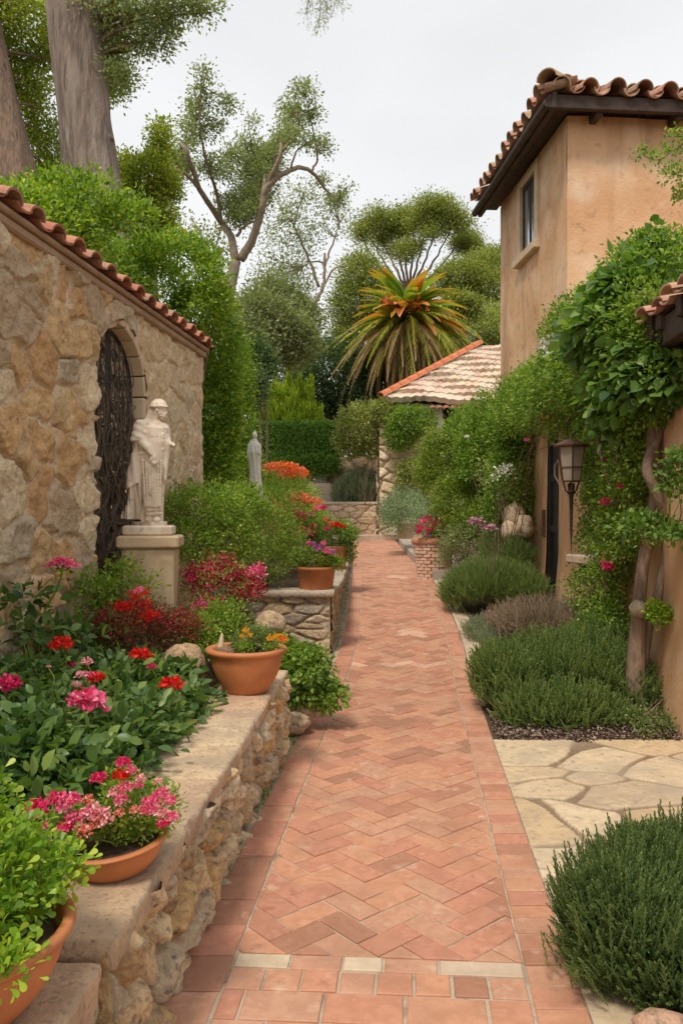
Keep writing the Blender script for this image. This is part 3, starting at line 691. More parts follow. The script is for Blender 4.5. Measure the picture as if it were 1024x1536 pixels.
wf = win.part('window', M['frame'], th, label='small casement window in a tan stone surround')
mb = MB()
mb.box(tp(.05, W0+.03, (WZ0+WZ1)/2), (.07, .045, WZ1-WZ0), rl); mb.box(tp(.05, W1-.03, (WZ0+WZ1)/2), (.07, .045, WZ1-WZ0), rl); mb.box(tp(.05, (W0+W1)/2, WZ1-.03), (.09, W1-W0-.12, .06), rl); mb.box(tp(.05, (W0+W1)/2, WZ0+.03), (.09, W1-W0-.12, .06), rl)
mb.box(tp(.025, (W0+W1)/2, (WZ0+WZ1)/2), (.02, .022, WZ1-WZ0-.1), rl); fr = mb.part('frame', M['wood_dark'], wf)
mg, n_, L_ = newmat('window_glass'); o_ = n_.new('ShaderNodeOutputMaterial'); p_ = n_.new('ShaderNodeBsdfPrincipled'); p_.inputs['Base Color'].default_value = (.42, .47, .52, 1); p_.inputs['Roughness'].default_value = .08; p_.inputs['Specular IOR Level'].default_value = .8; p_.inputs['Metallic'].default_value = .75; L_.new(p_.outputs[0], o_.inputs[0])
MB().box(tp(.035, (W0+W1)/2, (WZ0+WZ1)/2), (.012, W1-W0-.12, WZ1-WZ0-.12), rl).part('pane', mg, wf)
# eaves
mb = MB(); OV = .30; FZ = 6.45
mb.box(tp(-OV+.03, DL/2-.02, FZ+.10), (.07, DL+2*OV, .20), rl, .01); mb.box(tp(DF/2-OV+.04+.05, -OV+.03, FZ+.09), (DF+OV-.02, .07, .17), rl, .01)
mb.box(tp(-OV/2+.03, DL/2, FZ+.13), (OV-.04, DL+2*OV-.1, .03), rl); mb.box(tp(DF/2, -OV/2+.03, FZ+.13), (DF, OV-.06, .03), rl)
mb.tube([tp(-OV-.05, -OV, FZ+.07), tp(-OV-.05, DL+OV, FZ+.07)], .055, 10)
mb.part('eaves', M['wood_dark'], th)
random.seed(17)
for f in np.arange(.32, DF, 1.02): MB().box(tp(f, -.12, FZ+.03), (.09, .24, .13), rl, .012).part('rafter_tail', M['wood_dark'], th)
mb = MB(); PT = R(20); EZ = FZ+.20
lim = lambda q: (np.dot(q-C0, df)+OV) >= (np.dot(q-C0, dl)+OV)*.8-.1
tile_slope(mb, tp(-OV-.06, -OV-.08, EZ), tp(DF, -OV-.08, EZ), (dl[0], dl[1]), 6, .36, PT, .33, .115, .016, lim)
mb.part('roof_tiles', M['tile_house'], th, True)
mb = MB(); lim2 = lambda q: (np.dot(q-C0, dl)+OV) >= (np.dot(q-C0, df)+OV)*1.1-.1
tile_slope(mb, tp(-OV-.12, DL+OV, EZ), tp(-OV-.12, -OV-.02, EZ), (df[0], df[1]), 5, .36, PT, .30, .10, .02, lim2)
mb.part('side_tiles', M['tile_house'], th, True)
mb = MB()
for k in range(7):
    a = tp(-OV-.1+k*.33, -OV-.1+k*.33, EZ+.10+k*.33*math.tan(PT)); b = tp(-OV-.1+(k+1.25)*.33, -OV-.1+(k+1.25)*.33, EZ+.10+(k+1.1)*.33*math.tan(PT)); barrel(mb, a, b, .27, .22, .12)
mb.part('hip_tiles', M['tile_house'], th, True)
hz_ = EZ+.02+1.8*math.tan(PT)
mb = MB(); mb.add([tp(-OV, -OV, EZ), tp(DF, -OV, EZ), tp(DF, 1.5, hz_), tp(1.5, 1.5, hz_)], [(0, 1, 2, 3)]); mb.add([tp(-OV, DL+OV, EZ), tp(-OV, -OV, EZ), tp(1.5, 1.5, hz_)], [(0, 1, 2)])
mb.add([tp(DF, DL+OV, EZ), tp(-OV, DL+OV, EZ), tp(1.5, 1.5, hz_), tp(DF, 1.5, hz_)], [(0, 1, 2, 3)]); mb.part('roof_deck', M['tile'], th)
for o in th.children:
    if 'tiles' in o.name: m_ = o.modifiers.new('edges', 'EDGE_SPLIT'); m_.split_angle = R(40)
for o in nh.children:
    if 'tiles' in o.name: m_ = o.modifiers.new('edges', 'EDGE_SPLIT'); m_.split_angle = R(40)

# ------------------------------------------------------------------ far cottage with the pale tiled roof
KY = 25.4
def kz(z): return EYE+(z-EYE)*KY/15.7
def kx(x): return x*KY/15.7
fh = thing('stone_cottage', 'low stone cottage with weathered pale tile roof beyond the end of the path', 'cottage', (kx(2), KY+.5, .8))
ox0, ox1, oz0, oz1 = kx(1.92-.74), kx(2.36-.74), kz(3.0), kz(3.62)
def opn(s, z): return (s > ox0) & (s < ox1) & (z > oz0) & (z < oz1)
PALC = [(.66, .52, .36), (.76, .64, .49), (.60, .46, .31), (.72, .60, .46)]
V, F, c = relief((kx(.74), KY), (kx(3.6), KY), .5, kz(3.70), .75, .36, .13, .035, 61, PALC, (.50, .39, .27), edge=.16, mw=.05, jit=.7, maskf=opn, warp=.2)
part('stonework', V, F, M['stone'], fh, True, col=c)
V, F, c = relief((kx(.98), KY+7), (kx(.74), KY), .5, kz(3.70), .7, .36, .10, .05, 62, PALC, (.50, .39, .27), edge=.2, mw=.05, jit=.7)
part('side_stonework', V, F, M['stone'], fh, True, col=c)
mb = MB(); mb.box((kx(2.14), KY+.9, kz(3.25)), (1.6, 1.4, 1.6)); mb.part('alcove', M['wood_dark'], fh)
mb = MB(); cu = curve([(kx(1.88), KY-.1, kz(2.45)), (kx(1.84), KY-.14, kz(2.9)), (kx(1.9), KY-.1, kz(3.25)), (kx(1.87), KY-.1, kz(3.66))], 6); mb.tube(cu, np.interp(np.linspace(0, 1, len(cu)), [0, .15, .35, .5, .7, 1], [.30, .42, .34, .17, .13, .16]), 14, True, .35); mb.part('column', M['marble_w'], fh, True)
ea, eb = np.array([kx(.78), KY-.5, kz(3.78)]), np.array([kx(3.5), KY-.5, kz(3.66)]); ra = np.array([kx(3.60)-.9, KY+3.0, kz(5.25)])
mb = MB(); random.seed(23); nc = 10
for k in range(nc):                                    # courses of lipped tiles, wavy with age
    t0, t1 = k/nc, (k+1.25)/nc; nx = 60
    L0 = ea+(ra-ea)*t0; L1 = ea+(ra-ea)*t1; R0 = eb+(ra+np.array([1.2, 0, 0])-eb)*t0; R1 = eb+(ra+np.array([1.2, 0, 0])-eb)*t1; V = []
    for i in range(nx):
        u = i/(nx-1); a = L0+(R0-L0)*u; b = L1+(R1-L1)*u; wv = .035*abs(math.sin(i*1.57/2))+.04*math.sin(a[0]*3+k)+random.uniform(-.015, .015)
        V += [a+[0, .10, wv-.10], a+[0, 0, wv+.05], b+[0, 0, wv-.06]]
    F = [(i*3+j, i*3+3+j, i*3+4+j, i*3+1+j) for i in range(nx-1) for j in (0, 1)]
    for f in range(0, len(F), 4):
        used = sorted({i for q in F[f:f+4] for i in q}); mpn = {q: i for i, q in enumerate(used)}
        mb.add([V[i] for i in used], [tuple(mpn[i] for i in q) for q in F[f:f+4]])
mb.part('roof_tiles', M['tile_pale'], fh)
mb = MB()
for k in range(12):
    t0, t1 = k/12, (k+1.15)/12; barrel(mb, ea+(ra-ea)*t0+[-.05, -.02, .02], ea+(ra-ea)*t1+[-.05, -.02, .02], .30, .27, .15)
mb.part('verge_tiles', M['tile_red'], fh, True)
mb = MB()
for x in np.arange(kx(1.75), kx(2.7), .22): barrel(mb, (x, KY-.75, kz(3.52)), (x, KY+.1, kz(3.68)), .23, .20, .09)
mb.part('eave_tiles', M['tile'], fh, True)
MB().add([(kx(.80), KY-.1, kz(3.70)), (kx(3.6), KY-.1, kz(3.70)), (ra[0]+1, ra[1], ra[2]-.25), (ra[0], ra[1], ra[2]-.25), (kx(.98), KY+7, kz(3.7))], [(0, 1, 2, 3), (0, 3, 4)]).part('roof_deck', M['wood_dark'], fh)

# far garden walls and planter
PALF = [(.60, .45, .31), (.68, .53, .38), (.54, .40, .28), (.64, .50, .38)]
fw = thing('back_wall', 'pale stone garden wall under the clipped hedge at the end of the path', 'wall', (-.4, 27.6, .9))
V, F, c = relief((-6, 27.6), (2.2, 27.6), .7, 3.5, .8, .5, .10, .04, 71, PALF, (.42, .33, .24), edge=.16, mw=.05, jit=.7, warp=.2)
part('stonework', V, F, M['stone'], fw, True, col=c); MB().box((-1.9, 27.95, 2.1), (8.2, .6, 2.8)).part('core', M['stone'], fw)
fp = thing('far_planter', 'long coursed stone planter holding grey lavender at the end of the path', 'planter', (.2, 26.2, .9))
V, F, c = relief((-3, 26.0), (1.12, 26.0), .8, 1.84, .5, .2, .07, .025, 73, PALF, (.36, .27, .18), edge=.2, mw=.05, jit=.6, warp=.15); part('front_face', V, F, M['stone'], fp, True, col=c)
V, F, c = relief((1.12, 26.0), (1.12, 27.5), .8, 1.84, .5, .2, .07, .03, 74, PALF, (.36, .27, .18), edge=.2, mw=.05, jit=.6); part('side_face', V, F, M['stone'], fp, True, col=c)
mb = MB(); mb.box((-.95, 26.1, 1.88), (4.3, .3, .09), 0, .02); mb.part('coping', M['kerb'], fp); MB().box((-.95, 26.8, 1.80), (4.1, 1.4, .05)).part('planting_soil', M['soil'], fp)
st = thing('stone_bench', 'squat pale stone block seat against the back wall', 'bench', (-.6, 27, 1.9))
mb = MB(); mb.box((-.72, 27.2, 2.2), (.95, .5, .75), .05, .10); mb.part('block', M['kerb'], st)
mb = MB(); mb.box((-.72, 27.3, 2.72), (.45, .3, .30), .0, .03); mb.part('inset', M['kerb_grey'], st)
# ================================================================== foliage tools
def T(v, f):
    tr = []
    for q in f:
        for i in range(1, len(q)-1): tr.append((q[0], q[i], q[i+1]))
    return np.array(v, float), np.array(tr, int)
TS = T([(0, 0, 0), (.27, .48, .09), (0, 1, -.03), (-.27, .48, .09)], [(0, 1, 2), (0, 2, 3)])
TN = T([(-.07, 0, 0), (.07, 0, 0), (.05, .6, .02), (0, 1, -.03), (-.05, .6, .02)], [(0, 1, 2, 3, 4)])
TL = T([(0, 0, 0), (.20, .20, .06), (.29, .48, .08), (.19, .78, .03), (0, 1, -.10), (-.19, .78, .03), (-.29, .48, .08), (-.20, .20, .06), (0, .5, 0), (0, .78, -.03)],
       [(0, 1, 2, 8), (8, 2, 3, 9), (9, 3, 4), (0, 8, 6, 7), (8, 9, 5, 6), (9, 4, 5)])
TO = T([(0, 0, 0), (.09, .3, .02), (.27, .65, .06), (.22, .9, .04), (0, 1, 0), (-.22, .9, .04), (-.27, .65, .06), (-.09, .3, .02), (0, .65, 0)],
       [(0, 1, 2, 8), (8, 2, 3, 4), (8, 4, 5, 6), (0, 8, 6, 7)])
TH = T([(0, .08, 0), (.22, -.06, .04), (.46, .12, .08), (.50, .42, .08), (.28, .78, .03), (0, 1.05, -.08), (-.28, .78, .03), (-.50, .42, .08), (-.46, .12, .08), (-.22, -.06, .04), (0, .5, 0)],
       [(0, 1, 2, 3, 10), (10, 3, 4, 5), (10, 5, 6, 7), (0, 10, 7, 8, 9)])
def sprig(nn, ln, wd, ang, seed, stem=.006, curl=0):
    g = rng(seed); V = []; F = []
    V += [(-stem, 0, 0), (stem, 0, 0), (0, 1, 0), (0, 0, stem*2)]; F += [(0, 1, 2), (1, 3, 2), (3, 0, 2)]
    for k in range(nn):
        t = .04+.95*k/nn; a = k*2.4; o = np.array([math.cos(a), 0, math.sin(a)]); l = ln*g.uniform(.7, 1.15)*(1-.45*t)
        an = ang*g.uniform(.7, 1.2)*(1-.4*t); d = o*math.sin(an)+np.array([0, 1, 0])*math.cos(an); s = np.cross(d, o); s = s/(np.linalg.norm(s)+1e-9)*wd
        b = np.array([0, t, 0]); i = len(V); V += [b-s*.5, b+s*.5, b+d*l*.6+s*.8, b+d*l, b+d*l*.6-s*.8]; F += [(i, i+1, i+2, i+3, i+4)]
    return T(V, F)
SPR = [sprig(30, .20, .026, R(40), k) for k in range(3)]
SPL = [sprig(14, .34, .012, R(20), 9+k) for k in range(3)]
def scat(tpl, pos, d, n, size, rnd):
    tv, tf = tpl; N = len(pos); k = len(tv)
    d = nrmz(d); x = nrmz(np.cross(d, n)); n = np.cross(x, d)
    size = np.broadcast_to(np.asarray(size, float), (N,))[:, None, None]
    V = pos[:, None, :]+size*(x[:, None, :]*tv[None, :, 0:1]+d[:, None, :]*tv[None, :, 1:2]+n[:, None, :]*tv[None, :, 2:3])
    F = (tf[None]+(np.arange(N)*k)[:, None, None]).reshape(-1, 3)
    return V.reshape(-1, 3), F, np.repeat(rnd, len(tf))
def join(parts):
    V = []; F = []; Rr = []; b = 0
    for v, f, r in parts: V.append(v); F.append(f+b); Rr.append(r); b += len(v)
    return np.concatenate(V), np.concatenate(F), np.concatenate(Rr)
def E(u, v, Y, ru, rv, rd=None, m=False):
    """ellipsoid centred on a point of the place; half sizes ru, rv given in picture widths at that distance, rd in metres"""
    s = 1 if m else Y/FPX
    return P(u, v, Y), np.array([ru*s, (ru*s if rd is None else rd), rv*s])
def crown(seed, ells, ncl, nlf, cr, shell=(.5, 1), lump=.36, up=.25, back=.35, keep=None, spread=.75, lf=2.2, low=-.75, flat=.7, inner=False):
    g = rng(seed); C = np.array([e[0] for e in ells]); Rr = np.array([e[1] for e in ells])
    w = np.array([(r[0]*r[1]+r[1]*r[2]+r[0]*r[2]) for r in Rr])**.9; w /= w.sum()
    n0 = ncl*3; i = g.choice(len(ells), n0, p=w); d = nrmz(g.normal(size=(n0, 3))); r = np.sqrt(g.uniform(shell[0]**2, shell[1]**2, n0))
    r = r*(1+lump*fbm(d*lf+i[:, None]*7.7+seed, 3))
    c = C[i]+Rr[i]*d*r[:, None]; o = nrmz(d/Rr[i])
    ok = (d[:, 2] > low) & ((d[:, 1] < .45) | (g.random(n0) < back))
    q = np.stack([np.linalg.norm((c-C[k])/Rr[k], axis=1)+(i == k)*9 for k in range(len(ells))], 1).min(1)
    if not inner: ok &= q > .72
    if keep is not None: ok &= keep(c)
    c, o = c[ok][:ncl], o[ok][:ncl]; n = len(c)
    cl = np.clip(.5+.30*g.normal(size=n)+.35*fbm(c*(1.2/max(cr*6, .05)), 2), 0, 1)
    cc = np.repeat(c, nlf, 0); oo = np.repeat(o, nlf, 0); k = len(cc)
    off = g.normal(size=(k, 3))*cr*np.array([1, 1, flat]); pos = cc+off
    dd = nrmz(oo*.7+np.array([0, 0, up])+g.normal(size=(k, 3))*spread+off/cr*.35)
    nn = nrmz(oo*.4+np.array([0, 0, .8])+g.normal(size=(k, 3))*.55)
    rn = np.clip(.5*np.repeat(cl, nlf)+.5*g.random(k), 0, 1)
    return pos, dd, nn, rn, c, o
def leaves(seed, ells, ncl, nlf, cr, size, tpl=TS, **k):
    pos, dd, nn, rn, c, o = crown(seed, ells, ncl, nlf, cr, **k); g = rng(seed+1)
    return scat(tpl, pos, dd, nn, size*g.uniform(.65, 1.25, len(pos)), rn), c, o
def stems(mb, base, tips, r0, r1=.004, n=5, sag=.15, seed=0, fork=.35):
    g = rng(seed); base = np.array(base, float)
    for t in tips:
        m = base+(t-base)*fork; m[:2] = base[:2]+(t-base)[:2]*fork*.45; m = m+g.normal(size=3)*np.linalg.norm(t-base)*.05
        pts = curve([base, m, t], 4); mb.tube(pts, np.linspace(r0, r1, len(pts)), n, False)
def plant(name, label, cat, ells, mat, size, ncl, nlf, cr, seed, base=None, tpl=TS, stem_n=14, stem_r=.008, stem_mat='bark2', group=None, **k):
    b = np.array(ells[0][0]) if base is None else np.array(base, float)
    if base is None: b = np.array([b[0], b[1], ells[0][0][2]-ells[0][1][2]])
    t = thing(name, label, cat, b, group); (V, F, r), c, o = leaves(seed, ells, ncl, nlf, cr, size, tpl, **k)
    part('foliage', V, F, M[mat], t, rnd=r)
    if stem_n:
        mb = MB(); g = rng(seed+5); ti = c[g.choice(len(c), min(stem_n, len(c)), replace=False)]; ti = b+(ti-b)*.93; stems(mb, b, ti, stem_r, stem_r*.35, 5, seed=seed); mb.part('stem', M[stem_mat], t)
    return t, c, o
# leaf colours
LM = dict(
 ivy=[(.03, .08, .008), (.075, .155, .014), (.14, .24, .025), (.27, .37, .05)],
 treeleaf=[(.05, .085, .01), (.12, .18, .02), (.20, .27, .035), (.30, .36, .06)],
 ivy2=[(.03, .07, .01), (.075, .14, .015), (.13, .20, .025), (.22, .29, .05)],
 vine=[(.025, .07, .010), (.07, .15, .018), (.13, .23, .03), (.24, .34, .07)],
 bigvine=[(.02, .06, .012), (.05, .12, .02), (.09, .18, .035), (.17, .27, .07)],
 geran=[(.022, .060, .016), (.045, .11, .026), (.08, .16, .038), (.15, .25, .06)],
 lime=[(.05, .13, .012), (.11, .24, .02), (.20, .36, .035), (.36, .46, .06)],
 shrub=[(.035, .08, .01), (.085, .17, .02), (.15, .25, .03), (.27, .36, .07)],
 olive=[(.065, .08, .035), (.12, .14, .065), (.18, .20, .10), (.26, .28, .16)],
 olive_y=[(.07, .09, .025), (.15, .18, .045), (.24, .26, .08), (.36, .36, .15)],
 grey=[(.06, .09, .055), (.11, .15, .09), (.16, .20, .125), (.24, .28, .19)],
 dark=[(.025, .05, .018), (.045, .08, .028), (.07, .11, .04), (.11, .15, .055)],
 hedge=[(.025, .08, .012), (.06, .14, .02), (.10, .21, .032), (.17, .29, .055)],
 conif=[(.10, .19, .015), (.20, .32, .03), (.31, .44, .045), (.42, .52, .09)],
 pine=[(.06, .09, .02), (.11, .155, .035), (.17, .22, .055), (.25, .30, .09)],
 euc=[(.08, .105, .045), (.13, .16, .07), (.19, .22, .10), (.28, .30, .17)],
 rosem=[(.030, .065, .020), (.062, .118, .034), (.10, .165, .050), (.17, .235, .08)],
 laven=[(.045, .095, .028), (.09, .16, .045), (.145, .22, .07), (.23, .30, .12)],
 lavg=[(.07, .11, .075), (.11, .16, .11), (.16, .21, .145), (.24, .28, .20)],
 dried=[(.10, .09, .06), (.17, .15, .12), (.25, .22, .19), (.34, .29, .27)],
 brownred=[(.05, .035, .015), (.10, .06, .025), (.14, .10, .035), (.16, .05, .03)],
 frond=[(.07, .11, .02), (.14, .19, .035), (.23, .28, .05), (.34, .34, .08)],
 frond_dry=[(.11, .10, .05), (.17, .15, .08), (.22, .20, .11), (.30, .24, .14)],
 wood=[(.02, .035, .015), (.04, .06, .022), (.06, .085, .03), (.085, .11, .045)])
for k_ in LM: q_ = .84 if k_ in ('rosem', 'laven', 'geran', 'lime', 'conif', 'dried', 'brownred', 'frond') else 1.0; ra_ = 1.58 if k_ in ('olive', 'olive_y', 'euc', 'dark', 'grey') else 1.85; LM[k_] = [(min(.8, q_*(a*ra_+.008)), min(.8, q_*(b*1.55+.008)), q_*(c*1.5+.006)) for a, b, c in LM[k_]]
for k_, v_ in LM.items(): M[k_] = leafmat('leaf_'+k_, v_, .3 if k_ in ('rosem', 'wood', 'dark', 'geran', 'bigvine') else .38, .38 if k_ in ('bigvine', 'geran', 'ivy', 'lime') else .5)
PM = dict(pink=[(.70, .05, .16), (.85, .12, .28), (.90, .28, .42), (.95, .50, .58)], hot=[(.60, .015, .10), (.78, .035, .17), (.85, .10, .25)], red=[(.55, .012, .01), (.75, .02, .015), (.85, .06, .03)],
 pale=[(.75, .22, .28), (.88, .42, .44), (.95, .62, .58)], salmon=[(.72, .16, .12), (.85, .32, .22), (.9, .5, .38)], crimson=[(.22, .018, .025), (.42, .03, .05), (.60, .07, .10)], orange=[(.75, .12, .02), (.88, .25, .04), (.95, .42, .10)],
 coral=[(.70, .09, .05), (.85, .20, .10), (.92, .36, .22)], purple=[(.35, .04, .30), (.55, .10, .42), (.70, .25, .55)], mauve=[(.38, .14, .24), (.55, .28, .38), (.72, .48, .54)], white=[(.75, .75, .70), (.85, .86, .80)], yellow=[(.80, .42, .02), (.9, .6, .04), (.85, .2, .02)])
for k_, v_ in PM.items(): M['f_'+k_] = petalmat('petal_'+k_, v_)
def head(name, mat, seed, n=70, sz=.46, dome=-.35, flat=.8):
    g = rng(seed); d = nrmz(g.normal(size=(n*3, 3))); d = d[d[:, 2] > dome][:n]; r = g.uniform(.62, .95, len(d))
    pos = d*r[:, None]*np.array([1, 1, flat])-d*.25
    V, F, rn = scat(TO, pos, nrmz(d*.5+g.normal(size=d.shape)*.6), d, sz*g.uniform(.8, 1.3, len(d)), g.random(len(d)))
    return mesh(name, V, F, mat, rnd=rn)
HD = {k: [head('flower_head', M['f_'+k], 70+j, 110 if k in ('pink', 'hot', 'red') else 80) for j in range(2)] for k in PM}
GM = mesh('flower_stalk', *tube([(0, 0, -1), (.02, 0, -.5), (0, 0, 0)], .05, 5), M['shrub'])
_hc = [0]
def flower(t, kind, loc, r, name='flower_head', sq=1.0):
    _hc[0] += 1; random.seed(_hc[0]); return inst(t, HD[kind][_hc[0] % 2], name, loc, (random.uniform(-.3, .2), random.uniform(-.25, .25), random.uniform(0, 6)), (r, r, r*sq))
def stalk(t, a, b, r=.004, mat='shrub', name='flower_stalk'):
    mb = MB(); a = np.array(a, float); b = np.array(b, float); m = (a+b)/2+np.array([.02, 0, .01]); pts = curve([a, m, b], 4); mb.tube(pts, r, 5, False); return mb.part(name, M[mat], t)
def sprigs(seed, ells, n, size, tpls, up=.8, spread=.35, shell=(.35, 1), low=-.25, lump=.15, back=.5, keep=None, lf=2.2):
    pos, dd, nn, rn, c, o = crown(seed, ells, n, 1, .001, shell=shell, lump=lump, back=back, low=low, keep=keep, lf=lf); g = rng(seed+3); k = len(c)
    d = nrmz(o*.8+np.array([0, 0, up])+g.normal(size=(k, 3))*spread); s = size*g.uniform(.6, 1.35, k); pos = c-d*s[:, None]*.75
    nn = nrmz(g.normal(size=(k, 3))); ty = g.integers(0, len(tpls), k)
    rn = np.clip(rn*.8+.1, 0, 1)
    return join([scat(tpls[j], pos[ty == j], d[ty == j], nn[ty == j], s[ty == j], rn[ty == j]) for j in range(len(tpls))])
def bush(name, label, cat, ells, mat, n, size, tpls, seed, base, group=None, **k):
    t = thing(name, label, cat, base, group); V, F, r = sprigs(seed, ells, n, size, tpls, **k); part('foliage', V, F, M[mat], t, rnd=r)
    g = rng(seed); mb = MB(); C = np.array(ells[0][0]); tips = C+nrmz(g.normal(size=(16, 3))+[0, 0, .8])*ells[0][1]*.7; stems(mb, base, tips, .008, .004, 5, seed=seed); mb.part('stem', M['bark2'], t)
    return t
def rockmesh(seed, r, sc=(1, 1, .7), n=18):
    th_ = np.linspace(0, math.pi, n); ph = np.linspace(0, 2*math.pi, 2*n, endpoint=False); V = []
    TT, PP = np.meshgrid(th_, ph, indexing='ij'); d = np.stack([np.sin(TT)*np.cos(PP), np.sin(TT)*np.sin(PP), np.cos(TT)], -1)
    k = 1+.28*fbm(d*1.3+seed*5.1, 2)+.08*fbm(d*5+seed, 3); V = (d*k[..., None]*r*np.array(sc)).reshape(-1, 3); m = 2*n; F = []
    for i in range(n-1):
        for j in range(m): F.append((i*m+j, (i+1)*m+j, (i+1)*m+(j+1) % m, i*m+(j+1) % m))
    return V, F
def rock(label, loc, r, seed, sc=(1, 1, .7), mat='stone2', colr=(.50, .38, .26), group=None, name='rock'):
    V, F = rockmesh(seed, r, sc); t = struct(name, V, F, M[mat], True, col=np.ones((len(V), 3))*np.array(colr), label=label, cat='rock'); del t['kind']
    t.location = [float(x) for x in loc]
    if group: t['group'] = group
    return t
def pot(name, label, loc, prof, mat, fill=.0, fr=.8, cat='plant pot', group=None):
    t = thing(name, label, cat, loc, group); mb = MB(); mb.lathe(loc, prof, 44); mb.part('body', M[mat], t, True)
    mb = MB(); V = [(loc[0], loc[1], loc[2]+fill)]+[(loc[0]+fr*math.cos(a), loc[1]+fr*math.sin(a), loc[2]+fill-.004) for a in np.linspace(0, 2*math.pi, 28, endpoint=False)]
    mb.add(V, [(0, 1+i, 1+(i+1) % 28) for i in range(28)]); mb.part('potting_soil', M['soil'], t); return t
# ================================================================== statues
def surfnet(f, lo, hi, res):
    n = [int((b-a)/res)+1 for a, b in zip(lo, hi)]; ax = [a+res*np.arange(k) for a, k in zip(lo, n)]
    Xg = np.stack(np.meshgrid(*ax, indexing='ij'), -1); D = f(Xg); ins = D < 0
    c8 = [ins[i:n[0]-1+i, j:n[1]-1+j, k:n[2]-1+k] for i in (0, 1) for j in (0, 1) for k in (0, 1)]; s = sum(x.astype(int) for x in c8); act = (s > 0) & (s < 8)
    idx = -np.ones(act.shape, int); ii = np.argwhere(act); idx[tuple(ii.T)] = np.arange(len(ii)); acc = np.zeros((len(ii), 3)); cnt = np.zeros(len(ii))
    for i in (0, 1):
        for j in (0, 1):
            for k in (0, 1):
                for a in range(3):
                    o = [i, j, k]
                    if o[a]: continue
                    p = ii+o; q = p.copy(); q[:, a] += 1; d0 = D[tuple(p.T)]; d1 = D[tuple(q.T)]; m = (d0 < 0) != (d1 < 0); t = np.where(m, d0/(d0-d1+1e-12), 0)
                    e = np.array(o, float)[None].repeat(len(ii), 0); e[:, a] = t; acc += e*m[:, None]; cnt += m
    V = np.array(lo)+res*(ii+acc/np.maximum(cnt, 1)[:, None]); F = []
    for a in range(3):
        b, c = (a+1) % 3, (a+2) % 3; sl0 = [slice(None)]*3; sl1 = [slice(None)]*3; sl0[a] = slice(0, -1); sl1[a] = slice(1, None)
        m = ins[tuple(sl0)] != ins[tuple(sl1)]; e = np.argwhere(m); e = e[(e[:, b] > 0) & (e[:, c] > 0) & (e[:, b] < n[b]-1) & (e[:, c] < n[c]-1)]
        q = []
        for db, dc in ((1, 1), (0, 1), (0, 0), (1, 0)):
            p = e.copy(); p[:, b] -= db; p[:, c] -= dc; q.append(idx[tuple(p.T)])
        q = np.stack(q, 1); fl = ins[tuple(e.T)]; q[~fl] = q[~fl][:, ::-1]; F.append(q)
    return V, np.concatenate(F)
def sm(a, b, k):
    h = np.clip(.5+.5*(b-a)/k, 0, 1); return b+(a-b)*h-k*h*(1-h)
def ell(p, c, r): 
    q = (p-np.array(c))/np.array(r); l = np.linalg.norm(q, axis=-1); return (l-1)*min(r)
def cap(p, a, b, r0, r1):
    a = np.array(a); b = np.array(b); ab = b-a; t = np.clip(((p-a)@ab)/(ab@ab), 0, 1); return np.linalg.norm(p-a-t[..., None]*ab, axis=-1)-(r0+(r1-r0)*t)
